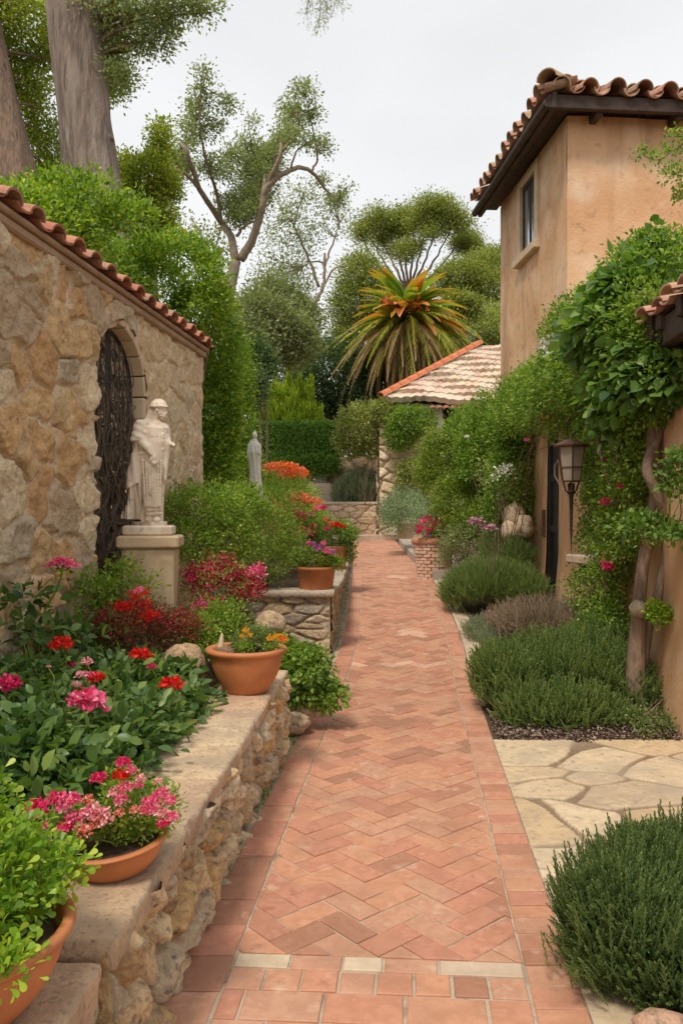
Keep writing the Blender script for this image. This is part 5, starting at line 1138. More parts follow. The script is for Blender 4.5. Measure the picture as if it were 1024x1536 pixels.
part('tall_shoots', V, F, M['rosem'], bpy.data.objects['rosemary_bush'], rnd=r)
# big green lavender / rosemary mound
e = [E(850, 1000, 6.5, 115, 62, .55), E(760, 1010, 6.3, 58, 52, .45), E(930, 1020, 6.3, 62, 56, .45), E(840, 1058, 5.85, 108, 38, .33), E(900, 960, 6.8, 60, 40, .3)]
inb = lambda c: (c[:, 0] < HX(c[:, 1])-.05)
bush('lavender_bush', 'wide mounded green lavender in front of the twisted vine trunk', 'shrub', e, 'laven', 7000, .15, SPR, 303, (1.75, 6.3, .03), up=1.0, spread=.35, keep=inb, shell=(.5, 1), low=-.6, lump=.3)
e = [E(815, 930, 7.9, 72, 36, .4), E(880, 935, 7.6, 55, 32, .35), E(765, 930, 8.4, 40, 24, .4)]
t = bush('dried_lavender', 'brownish mauve spent lavender flower spikes behind the green mound', 'shrub', e, 'dried', 2600, .20, SPL, 305, (2.0, 7.7, .05), up=1.0, spread=.45)
bush('lavender_bush', 'loose pale grey-green lavender leaning over the stone edging between the two mounds', 'shrub', [E(722, 945, 9.0, 30, 20, .35), E(745, 955, 8.3, 30, 16, .3)], 'lavg', 900, .2, SPL, 306, (1.6, 8.8, .1), up=.8, spread=.5, lump=.5)
t2_ = bush('lavender_bush', 'soft grey-green lavender mound at the path edge before the brick urn', 'shrub', [E(735, 880, 10.2, 68, 44, .55), E(690, 890, 10.4, 34, 34, .35), E(780, 885, 10.0, 44, 36, .4)], 'laven', 4200, .24, SPL, 307, (1.9, 10.2, .25), up=.9, spread=.35, lump=.25)
bush('lavender_bush', 'tall wispy green grass-like lavender left of the ochre door strip', 'shrub', [E(772, 840, 11, 30, 40, .3), E(745, 825, 11.4, 28, 32, .3)], 'laven', 1600, .26, SPL, 309, (2.5, 11, .3), up=1.0, spread=.3)
# low ground cover at the bed edge
S('small green plant at the right front corner of the mulched bed', [E(960, 1080, 5.75, 60, 16), E(1000, 1050, 5.9, 15, 40)], 'laven', .03, 220, 8, .03, 311, .03)
# climbers on the near house
on = lambda c: (c[:, 0] < HX(c[:, 1])-.02) | (c[:, 2] > HT)
def W(Y, z, rx, ry, rz, out=.12): return (np.array([HX(Y)-out, Y, z]), np.array([rx, ry, rz]))
CG = 'climbers over the ochre house wall'
notdoor = lambda c: on(c) & ~((c[:, 1] > 9.45) & (c[:, 1] < 11.3) & (c[:, 2] < 2.62)) & ~((np.abs(c[:, 1]-7.6) < .7) & (c[:, 0] < 2.36) & (c[:, 2] < 2.3))
t, c, o = plant('climbing_vine', 'mass of small-leaved climber mounded along the top of the ochre house wall', 'vine',
 [W(6.2, 3.0, .26, .5, .30), W(7.0, 3.0, .30, .6, .42), W(7.9, 3.0, .32, .65, .45), W(8.9, 2.95, .35, .7, .50), W(10.0, 2.95, .40, .7, .50), W(11.0, 3.0, .45, .7, .55), W(12.0, 2.8, .5, .7, .45, .2), (np.array([2.75, 8.8, 3.25]), np.array([.35, .8, .3])), (np.array([2.6, 7.4, 3.45]), np.array([.35, .8, .34])), (np.array([2.50, 6.6, 3.45]), np.array([.3, .6, .34])), (np.array([2.52, 8.3, 3.45]), np.array([.35, .6, .36])), W(6.0, 2.6, .16, .4, .4, .12), W(6.4, 2.1, .14, .4, .45, .10), W(6.7, 1.7, .14, .35, .35, .10), W(7.3, 1.9, .14, .5, .5, .08), W(6.9, 1.35, .12, .35, .3, .10)],
 'vine', .044, 8600, 8, .055, 321, (2.50, 8.7, 2.3), TS, 30, .010, keep=notdoor, shell=(.75, 1.05), lump=.35, low=-1, group=CG)
t3, c, o = plant('climbing_vine', 'curtain of hanging small leaves on the wall right of the lantern', 'vine', [W(7.3, 2.3, .14, .40, .55, .07), W(8.0, 2.2, .12, .30, .6, .05), W(8.5, 2.5, .12, .4, .4, .05), W(6.7, 2.45, .15, .35, .45, .07), W(7.6, 1.65, .12, .3, .35, .06)], 'vine', .036, 1700, 9, .045, 323, (2.44, 7.6, 2.9), TS, 22, .005, keep=notdoor, low=-1, up=-.6, group=CG)
bl, c, o = plant('large_leaf_vine', 'broad heart-leaved dark vine under the tiled eave at the top of the twisted trunk', 'vine', [E(990, 385, 6.5, .20, .18, .3, m=True), E(935, 460, 6.4, .26, .30, .35, m=True), E(960, 560, 6.0, .20, .28, .3, m=True), E(905, 500, 6.6, .24, .26, .4, m=True), E(920, 600, 6.5, .16, .30, .25, m=True), E(1005, 560, 5.75, .09, .28, .2, m=True), E(1030, 350, 6.3, .2, .12, .3, m=True)],
 'bigvine', .085, 800, 7, .065, 325, (2.2, 6.1, 2.5), TH, 24, .008, low=-1, up=-.7, spread=.5, keep=lambda c: c[:, 0] < HX(c[:, 1])+.1, group=CG)
vt = thing('twisted_vine_trunk', 'pair of thick twisted brown vine trunks rising against the ochre wall at right', 'vine trunk', (2.12, 6.0, .05))
def Vp(pts): return [P(u, v, Y) for u, v, Y in pts]
mb = MB(); 
cu = curve(Vp([(955, 1080, 6.0), (952, 1010, 6.0), (957, 930, 6.0), (962, 860, 6.0), (972, 800, 6.02), (982, 745, 6.05), (978, 690, 6.0), (980, 620, 6.0), (985, 560, 5.95), (980, 490, 5.9), (960, 440, 6.0)]), 8); n = len(cu)
mb.tube(cu, np.interp(np.linspace(0, 1, n), [0, .12, .25, .4, .55, .7, 1], [.085, .068, .048, .040, .045, .046, .035]), 14, True, .22); mb.part('trunk', M['bark2'], vt, True)
mb = MB(); cu = curve(Vp([(958, 1030, 6.05), (972, 935, 6.05), (990, 880, 6.0), (1000, 800, 5.98), (984, 740, 5.90), (970, 700, 5.92), (990, 640, 6.0), (1000, 560, 6.0), (990, 480, 6.0)]), 8); n = len(cu)
mb.tube(cu, np.interp(np.linspace(0, 1, n), [0, .3, .6, 1], [.045, .038, .040, .028]), 12, True, .22); mb.part('trunk', M['bark2'], vt, True)
mb = MB()
for pp in ([(935, 840, 6.6), (925, 760, 6.6), (905, 700, 6.6), (890, 620, 6.7), (880, 560, 6.8)], [(945, 760, 6.4), (925, 700, 6.45), (930, 600, 6.4)], [(905, 900, 6.9), (915, 820, 6.9), (940, 770, 6.5)]):
    cu = curve(Vp(pp), 6); mb.tube(cu, np.linspace(.018, .010, len(cu)), 7, True, .2)
mb.part('side_stem', M['bark2'], vt, True)
V, F = rockmesh(22, .072, (1, 1, .9)); part('knot', V+P(958, 914, 5.88), F, M['bark_pale'], vt, True)
plant('climber_sprout', 'small bright leafy sprout beside the knot on the vine trunk', 'plant', [E(986, 925, 5.82, 20, 22, .08)], 'lime', .034, 80, 8, .022, 327, P(968, 930, 5.95), TO, 8, .004, 'shrub')
t4, c, o = plant('climbing_rose', 'loose climbing rose with pink blooms on the wall below the lantern', 'rose', [W(7.0, 1.15, .16, .40, .28, .12), W(7.5, .85, .20, .42, .30, .16), W(6.9, .55, .24, .35, .35, .18), W(7.8, 1.35, .12, .3, .22, .10), W(6.5, 1.35, .14, .25, .18, .12), W(6.1, 1.45, .12, .3, .12, .15)], 'vine', .036, 1100, 9, .042, 329, (2.38, 7.1, .6), TS, 24, .005, keep=on, low=-1)
for u, v, r, k, Y in ((907, 753, 9, 'hot', 6.55), (911, 850, 10, 'hot', 6.6), (905, 843, 7, 'pink', 6.8), (914, 856, 7, 'hot', 6.8), (907, 831, 6, 'pink', 6.8), (918, 852, 6, 'hot', 6.8)): flower(t4, k, P(u, v, Y), r*Y/FPX)
for u, v, r, k, Y in ((822, 623, 9, 'hot', 9.0), (828, 630, 6, 'hot', 9.0), (836, 619, 7, 'hot', 8.8), (879, 600, 6, 'red', 7.3), (893, 600, 5, 'red', 7.1), (906, 588, 5, 'red', 6.9), (885, 601, 4, 'coral', 7.2), (815, 628, 7, 'hot', 9.0), (905, 690, 6, 'hot', 6.7), (938, 655, 5, 'pink', 6.3), (885, 640, 5, 'hot', 7.0), (790, 660, 5, 'pink', 9.8), (930, 730, 6, 'hot', 6.3), (860, 560, 5, 'hot', 7.3), (700, 655, 4, 'white', 11.8)): flower(t, k, P(u, v, Y), r*Y/FPX)
t5, c, o = plant('leafy_branch', 'leafy sprig reaching in over the wall at the right edge', 'plant', [E(1010, 728, 5.3, 16, 25, .12), E(1016, 690, 5.3, 12, 12, .1), E(965, 790, 5.6, 40, 14, .14), E(1010, 800, 5.2, 14, 14, .12)], 'bigvine', .05, 120, 7, .035, 331, (2.25, 5.5, 1.4), TL, 16, .005, 'shrub')
hb = thing('hanging_branch', 'slender leafy green branch reaching in from the top right of the view', 'branch', P(1060, 230, 5.2))
mb = MB(); tw = [[(1075, 235), (1020, 222), (985, 240), (955, 228)], [(1070, 215), (1025, 205), (1000, 205)], [(1060, 260), (1025, 258), (1005, 262)], [(1080, 300), (1040, 290), (1020, 292)]]; cps = []
for q in tw:
    cu = curve([P(u, v, 5.2) for u, v in q], 6); mb.tube(cu, np.linspace(.007, .002, len(cu)), 5); cps += [x for x in cu[4:]]
mb.tube(curve([np.array([2.62, 5.75, 3.05]), P(1100, 330, 5.5), P(1078, 240, 5.2)], 6), .009, 6)
for q_ in tw: mb.tube([P(1078, 240, 5.2), P(q_[0][0], q_[0][1], 5.2)], .007, 5)
mb.part('twig', M['bark2'], hb); (V, F, r), c, o = leaves(333, [(x, np.array([.045, .05, .04])) for x in cps], 130, 7, .022, .030, TS, back=1, low=-1); part('foliage', V, F, M['vine'], hb, rnd=r)

M['brick_urn'] = surf('urn_brick', [(.55, .30, .19), (.72, .50, .36), (.62, .38, .25)], 8, .85, .5, 50, rvar=.3, dist=.005)
# brick urn and its plant, second pot, alliums
u0 = np.array([P(648, 870, 13.3)[0]+.03, 13.4, .44])
ur = thing('brick_urn', 'tall round urn of weathered thin bricks holding pink geraniums beside the path', 'urn', u0)
mb = MB(); random.seed(33)
for k in range(11):                                        # ring courses of thin bricks
    z0 = .055*k; nb = 14
    for i in range(nb):
        a = 2*math.pi*(i+.5*(k % 2))/nb; Rr = np.interp(z0, [0, .05, .3, .6], [.26, .25, .28, .32])+random.uniform(-.006, .006); mb.box(u0+[Rr*math.cos(a), Rr*math.sin(a), z0+.027], (.06, 2*math.pi*Rr/nb-.007, .050), a, .006)
mb.part('brickwork', M['brick_urn'], ur)
MB().lathe(u0, [(.001, 0), (.25, 0), (.26, .2), (.30, .58), (.30, .62), (.2, .62)], 28).part('mortar_core', M['mortar'], ur, True)
MB().lathe(u0, [(.31, .59), (.355, .60), (.37, .63), (.365, .68), (.34, .705), (.30, .70), (.28, .66), (.001, .66)], 36).part('rim', M['terra_p'], ur, True)
t, c, o = plant('flowering_plant', 'geranium with bright pink flowers growing in the tall brick urn', 'plant', [(u0+[.04, 0, .80], np.array([.25, .25, .14])), (u0+[.2, .05, .92], np.array([.12, .15, .10]))], 'vine', .034, 260, 11, .028, 341, u0+[0, 0, .66], TS, 16, .004, 'shrub')
for u, v, r, k in ((633, 783, 7, 'pink'), (642, 778, 7, 'hot'), (650, 787, 8, 'pink'), (657, 780, 7, 'hot'), (628, 798, 6, 'hot'), (636, 793, 6, 'pink'), (640, 803, 5, 'purple'), (627, 790, 5, 'hot'), (662, 790, 5, 'pink'), (665, 776, 5, 'orange'), (645, 795, 6, 'hot')): flower(t, k, P(u, v, 13.05), r*13.05/FPX)
u1 = P(608, 808, 20.0)
pot('stone_pot', 'small pale stone pot on the grey ledge near the end of the path', u1, potprof(.23, .42, .8, .15, .02), 'kerb', .38, .2)
S('grey-green leafy plant in the small stone pot at the end of the path', [E(605, 765, 20, 34, 26), E(590, 790, 19.6, 16, 16), E(635, 780, 19, 22, 22)], 'grey', .06, 420, 9, .06, 345, 1.1, name='potted_plant', cat='plant')
al = thing('allium', 'two round mauve allium heads on dark stalks rising from the lavender', 'flower', (P(735, 860, 9.2)[0], 9.2, .4))
for (u, v, r) in ((713, 782, 13), (733, 792, 13)):
    L_ = P(u, v, 9.2); flower(al, 'mauve', L_, r*9.2/FPX, sq=.7); stalk(al, P(736 if u < 720 else 740, 860, 9.2), L_, .008, 'dry')
# shrubs masking the right-hand wall
S('dense green climbing shrub mounded left of the ochre door', [E(775, 645, 11.6, 44, 76, .45), E(728, 670, 12.4, 44, 78, .5), E(765, 740, 11.5, 38, 75, .4), E(700, 655, 13.2, 30, 45, .5), E(800, 600, 11.2, 28, 50, .4)], 'vine', .05, 3600, 10, .06, 351, .3, name='wall_shrub', lump=.3, keep=lambda c: ~((P(806, 0, 1)[0]*c[:, 1] < c[:, 0]) & (c[:, 2] < 2.5)))
S('grey-green shrub between the cottage wall and the green shrub', [E(665, 700, 13.6, 42, 60, .5), E(690, 760, 12.8, 42, 50, .5), E(720, 790, 12.2, 44, 40, .45)], 'ivy2', .05, 2200, 10, .06, 353, .4, name='wall_shrub', lump=.3)
S('olive shrub hanging from the top of the cottage wall', [E(618, 632, 24.7, 34, 24, .5), E(600, 650, 24.8, 22, 26, .4)], 'vine', .085, 620, 10, .08, 355, 3.6, name='wall_shrub', low=-1)
S('yellow-olive trailing plant across the middle of the cottage wall', [E(645, 700, 24.6, 32, 12, .4), E(622, 704, 24.7, 26, 18, .4), E(607, 728, 24.8, 12, 24, .3), E(680, 690, 24.2, 30, 22, .5)], 'olive_y', .085, 560, 10, .08, 357, 1.6, name='wall_shrub', low=-1)
S('low grey-green shrub at the foot of the cottage wall', [E(610, 758, 24.2, 30, 26, .6), E(650, 770, 21, 34, 30, .6), E(588, 772, 24, 18, 20, .6)], 'grey', .08, 640, 10, .09, 359, .9, name='wall_shrub')
S('pale olive shrub drooping over the recess between back wall and cottage', [E(548, 635, 26, 42, 32, .8), E(525, 660, 26.3, 24, 30, .6), E(575, 616, 25.3, 20, 16, .5), E(560, 668, 26, 12, 20, .5)], 'olive_y', .09, 1200, 10, .09, 361, 1.6, name='wall_shrub', low=-1)
bush('lavender_bush', 'blue-grey lavender bush growing in the far coursed planter', 'shrub', [E(540, 735, 26.4, 34, 32, .5), E(515, 745, 26.4, 18, 20, .4)], 'lavg', 1500, .6, SPL, 363, (.6, 26.4, 1.8), up=1.2, spread=.35)
S('dusty grey shrub beside the allium stalks', [E(700, 810, 12.0, 40, 26, .4), E(755, 800, 11.6, 34, 30, .4), E(680, 830, 12.4, 24, 20, .3)], 'olive', .04, 520, 10, .05, 365, .4)
for k, (u, v, Y, r, s_) in enumerate(((770, 775, 11.2, .19, 3), (764, 797, 11.1, .15, 5), (786, 790, 11, .16, 8))):
    rock(('pale upright stone block showing through the shrub beside the door', 'lower pale stone in the shrub beside the door', 'rightmost pale stone in the shrub beside the door')[k], P(u, v, Y), r, 30+s_, (.8, .8, 1), colr=(.62, .50, .38))
for u, v, Y in ((752, 700, 11.0), (758, 712, 11.0), (765, 722, 11.0), (782, 528, 9.6), (770, 540, 9.8)):
    pass
t, c, o = S('white-flowered jasmine sprays in the green climber', [E(758, 715, 10.95, 16, 22, .1), E(835, 520, 8.5, 40, 26, .3)], 'vine', .04, 60, 9, .05, 371, .5, name='jasmine', cat='climber', stem_n=10)
blossoms(t, 'f_white', [E(758, 715, 10.85, 14, 18, .1), E(835, 530, 8.3, 34, 22, .3)], 110, 3, .03, .05, 373)
# wood-chip mulch and moss
g = rng(81); n = 9000; y = 5.44+3*g.random(n)**1.6; x = PR(y)+.03+(HX(y)-PR(y)-.06)*g.random(n); pos = np.stack([x, y, Z(y)+.012-.02+.03*sstep(5.44, 5.5, y)+.07*sstep(0, .5, x-PR(y))*sstep(5.42, 5.9, y)+.012*g.random(n)], -1)
V, F, r = scat(TS, pos, g.normal(size=(n, 3))*[1, 1, .25], np.array([0, 0, 1.])+g.normal(size=(n, 3))*.35, g.uniform(.014, .034, n), g.random(n))
M['chips'] = leafmat('wood_chip', [(.07, .04, .03), (.16, .10, .075), (.28, .20, .16), (.40, .31, .25)], 0, .9, .1); struct('mulch', V, F, M['chips'], rnd=r, kind='stuff', label='brown wood-chip mulch in the bed under the lavender', cat='mulch')
n = 2600; y = 1.2+4.6*g.random(n)**1.0; x = PL(y)-.004-.05*np.abs(g.normal(size=n)); dens = fbm(np.stack([y*3, y*0, y*0], -1), 2) > -.1; x, y = x[dens], y[dens]; n = len(x); pos = np.stack([x, y, Z(y)-.004+0*y], -1)
V, F, r = scat(TN, pos, np.array([0, 0, 1.])+g.normal(size=(n, 3))*.6, g.normal(size=(n, 3)), g.uniform(.010, .03, n), g.random(n)); struct('grass', V, F, M['shrub'], rnd=r, kind='stuff', label='moss and tiny grass in the crack between low wall and path', cat='moss')
n = 2600; y = 5.5+g.random(n)*16; x = PL(y)-.03-.05*np.abs(g.normal(size=n)); pos = np.stack([x, y, Z(y)-.01], -1)
V, F, r = scat(TN, pos, np.array([0, 0, 1.])+g.normal(size=(n, 3))*.7, g.normal(size=(n, 3)), g.uniform(.02, .05, n), g.random(n)); struct('grass', V, F, M['olive'], rnd=r, kind='stuff', label='weeds along the foot of the stone planter', cat='weeds')
# ================================================================== trees and background
def tree(name, label, cat, limbs, clumps, Y, mat, bark, size, nl, cr, seed, dj=.8, tr=1.0, base=None, group=None, tpl=TS, twig=True, per=1, flat=.8, cell=1.0, rs=1.0, lm_=.8):
    """limbs: list of (points (u,v), r0, r1) in picture widths at distance Y; clumps: (u, v, r)"""
    g = rng(seed); b = P(limbs[0][0][0][0], limbs[0][0][0][1], Y) if base is None else np.array(base, float)
    t = thing(name, label, cat, b, group); mb = MB(); s = Y/FPX; ends = []
    def dep(u, v): h = max(0, limbs[0][0][-1][1]-v)/150; return dj*h*math.sin(u*.045+v*.02+seed)
    for k, (pts, r0, r1) in enumerate(limbs):
        q = []
        for i, (u, v) in enumerate(pts): q.append(P(u, v, Y)+np.array([0, dep(u, v), 0]))
        if k == 0 and base is not None: q = [b]+q
        cu = curve(q, 6); cu[1:-1] += g.normal(size=(len(cu)-2, 3))*s*.6; mb.tube(cu, np.linspace(r0*s, r1*s, len(cu)), 9, True, .12); ends += list(cu[len(cu)//3:] if k else cu[-3:])
    ends = np.array(ends); ells = []
    for u, v, r in clumps:
        c = P(u, v, Y)+np.array([0, dep(u, v)+g.uniform(-1, 1)*dj*.3, 0]); ells.append((c, np.array([r*s*rs, r*s*.9*rs, r*s*flat*rs])))
        if twig:
            j = np.argmin(np.linalg.norm((ends-c)*[1, .3, 1], axis=1))
            for m in range(3):
                tip = c+nrmz(g.normal(size=3)+[0, 0, .5])*r*s*.8; md = (ends[j]+tip)/2+g.normal(size=3)*r*s*.15; cu = curve([ends[j], md, tip], 4); mb.tube(cu, np.linspace(.9*s*tr, .35*s*tr, len(cu)), 4, False)
    mb.part('trunk', M[bark], t, True)
    ncl = int(sum((e[1][0]/s)**2 for e in ells)*.09*per)
    (V, F, r), c, o = leaves(seed+1, ells, max(ncl, 12), nl, cr, size, tpl, back=.8, low=-1, shell=(.1, 1.18), lump=lm_, inner=True)
    part('crown', V, F, M[mat], t, rnd=r); return t
tree('spreading_tree', 'tall open tree with forked pale limbs and sparse grey-green leaves against the sky', 'tree',
 [([(340, 470), (345, 432), (354, 392)], 9.5, 8), ([(354, 392), (345, 351), (329, 323), (304, 292), (292, 257), (276, 231), (257, 222)], 6.5, 1.2), ([(303, 292), (282, 281), (254, 276)], 3, 1), ([(326, 317), (323, 282), (314, 245), (320, 185)], 3.5, .6), ([(361, 389), (382, 361), (398, 320), (407, 298), (439, 276), (467, 259), (486, 262), (507, 286)], 7, 1),
  ([(405, 300), (426, 261), (423, 229), (420, 182), (414, 139)], 4, .7), ([(429, 257), (451, 236), (448, 211), (429, 192)], 2, .6), ([(398, 314), (396, 261), (376, 223), (370, 176)], 3.5, .6), ([(354, 353), (367, 342), (386, 339)], 2.6, 1), ([(467, 259), (476, 235), (462, 195)], 2, .6), ([(426, 261), (410, 245), (395, 215)], 1.8, .6), ([(354, 380), (338, 372)], 2, .8), ([(439, 276), (448, 255), (465, 235)], 1.8, .6)],
 [(275, 195, 8), (262, 215, 11), (298, 215, 10), (323, 180, 11), (318, 200, 10), (316, 225, 15), (318, 258, 17), (330, 288, 13), (338, 255, 13), (350, 190, 11), (366, 195, 18), (388, 185, 14), (398, 210, 14), (372, 232, 20), (395, 250, 16), (365, 270, 19), (350, 298, 17), (377, 300, 15), (358, 325, 14), (420, 158, 13), (437, 168, 13), (415, 145, 9), (413, 185, 9), (460, 188, 13), (467, 212, 14), (482, 222, 12), (460, 240, 10), (442, 215, 7), (447, 246, 8), (505, 268, 12), (516, 277, 8), (482, 250, 8), (407, 235, 12), (385, 280, 14), (412, 268, 8), (280, 272, 12), (262, 270, 11), (300, 240, 8), (335, 212, 8), (378, 325, 10), (425, 235, 8), (384, 215, 12), (376, 170, 8), (323, 168, 8), (375, 208, 24), (386, 250, 24), (368, 298, 22), (345, 225, 14), (440, 190, 12), (400, 175, 14), (260, 220, 11), (270, 240, 11), (257, 274, 12), (285, 205, 10), (273, 262, 9), (300, 185, 9)],
 24, 'euc', 'bark_pale', .092, 8, .13, 401, dj=1.6, per=3.6, rs=1.12)
tree('slender_tree', 'thin light-leaved tree with bare lower twigs behind the spreading tree', 'tree',
 [([(470, 560), (468, 470), (485, 430), (487, 380)], 4, 2), ([(480, 440), (500, 405), (520, 398)], 2, .8), ([(478, 430), (460, 380), (440, 340), (420, 310)], 2.4, .7), ([(487, 400), (500, 360), (510, 330)], 1.8, .6), ([(440, 345), (452, 310), (468, 298)], 1.6, .5), ([(475, 466), (500, 462)], 1.8, .8), ([(487, 395), (470, 392), (455, 400)], 1.6, .6)],
 [(425, 305, 14), (440, 330, 18), (450, 300, 14), (470, 305, 14), (490, 320, 12), (500, 300, 9), (510, 335, 10), (480, 345, 12), (455, 355, 16), (430, 365, 18), (445, 395, 20), (410, 395, 22), (425, 420, 22), (455, 425, 20), (400, 350, 12), (505, 355, 9), (465, 375, 10), (395, 420, 18), (440, 450, 22), (415, 340, 10), (515, 310, 7), (410, 440, 20)],
 33, 'euc', 'bark_pale', .12, 8, .28, 411, dj=1.2, base=(-1.2, 33, 1), per=1.1, rs=1.25)
tree('slender_tree', 'wispy young tree with scattered leaves in front of the sky left of the spreading tree', 'tree', [([(320, 470), (322, 380)], 2.5, 1.5), ([(322, 400), (300, 350), (285, 325)], 1.5, .5), ([(322, 380), (332, 340), (335, 330)], 1.3, .5), ([(310, 375), (285, 350)], 1.2, .4)],
 [(285, 325, 8), (300, 345, 10), (272, 340, 7), (310, 365, 12), (330, 345, 9), (322, 385, 13), (335, 375, 10), (335, 410, 14), (300, 380, 10)], 26, 'olive_y', 'bark_pale', .12, 8, .2, 415, base=(-4, 26, 1), per=1.6)
# umbrella pine
tree('umbrella_pine', 'umbrella-shaped pine with domed crown and fanning bare trunks on the skyline', 'tree',
 [([(608, 470), (612, 430)], 5, 4)]+[([(612, 440), (612+.55*dx, 395+.10*abs(dx)), (612+dx, 345+.12*abs(dx))], 2.4, .8) for dx in (-72, -55, -38, -22, -8, 8, 24, 40, 60, 82)]+[([(645, 425), (665, 400), (695, 375)], 1.6, .7), ([(575, 405), (555, 380), (545, 350)], 1.6, .7)],
 [(548, 340, 16), (565, 325, 17), (590, 322, 20), (615, 318, 21), (640, 322, 20), (662, 325, 18), (685, 335, 20), (705, 345, 18), (716, 357, 13), (600, 338, 18), (630, 340, 18), (655, 345, 18), (575, 340, 15), (698, 355, 16), (540, 350, 10), (620, 375, 12), (605, 385, 14), (590, 370, 10), (640, 365, 9)],
 45, 'pine', 'bark2', .13, 15, .26, 421, dj=2.5, base=(3.6, 45, 1.2), per=6, rs=1.0, lm_=.5, flat=.75, tpl=TS)
def far(label, ells, mat, size, ncl, nl, cr, seed, trunk=None, name='tree', cat='tree', bark='bark2', tr=.15, group=None, **k):
    b = np.array([ells[0][0][0], ells[0][0][1], Z(ells[0][0][1])]); t = thing(name, label, cat, b, group); k.setdefault('low', -1)
    (V, F, r), c, o = leaves(seed, ells, ncl, nl, cr, size, **k); part('crown', V, F, M[mat], t, rnd=r)
    mb = MB(); mb.tube(curve([b, (b+ells[0][0])/2+[.1, 0, 0], ells[0][0]], 5), np.linspace(tr, tr*.5, 11), 8, True, .1); g = rng(seed)
    for e in ells[1:]: q = b+(ells[0][0]-b)*g.uniform(.5, .9); mb.tube(curve([q, (q+e[0])/2+[0, 0, .1], e[0]], 4), np.linspace(tr*.45, tr*.15, 9), 6, False)
    mb.part('trunk', M[bark], t, True); return t
far('rounded green tree left of the umbrella pine', [E(542, 415, 38, 32, 36), E(530, 455, 38, 32, 32), E(560, 445, 38, 26, 32), E(522, 500, 38, 24, 30)], 'pine', .13, 1700, 11, .28, 431, lump=.5)
far('grey-green bushy tree beneath the spreading tree', [E(395, 485, 22, 50, 45), E(430, 510, 23, 44, 46), E(370, 520, 21, 34, 45), E(410, 450, 24, 36, 30), E(450, 480, 24, 28, 34)], 'olive', .11, 3000, 9, .17, 433, lump=.35, tr=.04)
far('dark evergreen shrub in the shade behind the feathery shrub', [E(385, 545, 19, 28, 36), E(375, 580, 18, 22, 34)], 'dark', .08, 900, 9, .1, 435, tr=.04, name='evergreen_shrub', cat='shrub')
far('large round dark green clipped shrub left of the palm', [E(495, 570, 32, 66, 58), E(460, 590, 31, 34, 45), E(535, 590, 31, 32, 44)], 'dark', .13, 3400, 9, .16, 437, name='evergreen_shrub', cat='shrub', lump=.12, shell=(.7, 1))
far('dark pine with grey-green crown right of the umbrella pine', [E(690, 415, 40, 32, 26), E(725, 405, 41, 30, 26), E(748, 395, 42, 26, 22), E(665, 425, 40, 18, 22), E(735, 435, 40, 34, 24)], 'pine', .13, 2300, 11, .25, 439, lump=.35, bark='bark2')
far('bushy tree low behind the stone cottage, yellowish olive', [E(715, 505, 36, 52, 44), E(690, 520, 36, 40, 40), E(745, 490, 37, 34, 34), E(672, 490, 37, 22, 28), E(740, 520, 36, 40, 40)], 'olive_y', .12, 3400, 10, .18, 441, lump=.22, name='tree')
far('small bright green tree beside the pine at the house corner', [E(685, 455, 33, 20, 16), E(705, 460, 33, 16, 14)], 'pine', .13, 500, 9, .16, 443)
# yellow-green plumed conifer: upright sprays
ct = thing('golden_conifer', 'yellow-green feathery conifer with upright plumes behind the clipped hedge', 'conifer', P(430, 700, 30)*[1, 1, 0]+[0, 0, 1.0])
pl_ = []; g = rng(91)
for u, v, h, w in ((400, 640, 75, 13), (415, 640, 88, 14), (432, 640, 90, 15), (448, 640, 82, 14), (462, 640, 78, 11), (390, 640, 60, 11), (423, 640, 60, 18), (440, 640, 60, 18), (475, 640, 28, 9), (410, 645, 55, 16), (452, 645, 60, 14)):
    for z in np.linspace(0, 1, 9): pl_.append(E(u+(u-430)*.10*z+g.uniform(-3, 3), v-h*z*.93, 29+g.uniform(-.8, .8), w*(1-.85*z)+1.5, 9, None))
V, F, r = sprigs(451, pl_, 4200, .42, [sprig(16, .30, .05, R(32), 61), sprig(16, .30, .05, R(32), 62)], up=2.0, spread=.3, low=-1, shell=(.2, 1.1)); part('crown', V, F, M['conif'], ct, rnd=r)
mb = MB(); b = WL[ct]; mb.tube([b, b+[0, 0, 2.5], b+[0, 0, 4]], [.15, .12, .08], 7); mb.part('trunk', M['bark2'], ct)
# clipped hedge on the back wall
def boxleaves(c, d, n, size, seed, mat, rr=.25):
    g = rng(seed); p = g.uniform(-1, 1, (n, 3)); f = g.integers(0, 5, n)
    for k, (a, s) in enumerate(((1, -1), (1, -1), (0, 1), (2, 1), (0, -1))): p[f == k, a] = s
    q = p*np.array(d)/2; l = np.array(d)/2-rr; o = q-np.clip(q, -l, l); no = nrmz(o); q = np.clip(q, -l, l)+no*rr*(1+.0*1)+no*(.06*fbm(q*1.5, 3)[:, None])-no*g.random((n, 1))*.12
    pos = q+np.array(c)+g.normal(size=(n, 3))*.02; cl = .5+.5*fbm(q*2.5, 3)
    return scat(TS, pos, no*.5+[0, 0, .3]+g.normal(size=(n, 3))*.8, no+g.normal(size=(n, 3))*.4, size*g.uniform(.7, 1.3, n), np.clip(.5*cl+.5*g.random(n), 0, 1))
hg = thing('clipped_hedge', 'long clipped dark green hedge on top of the back garden wall', 'hedge', (-2.2, 28, 3.3))
V, F, r = boxleaves((-2.35, 28.0, 3.95), (4.5, 1.2, 1.5), 30000, .10, 461, 'hedge'); V2, F2, r2 = leaves(463, [E(u, 700+6*math.sin(u), 27.2, 12, 14, .2) for u in range(395, 505, 9)], 500, 9, .07, .10)[0]
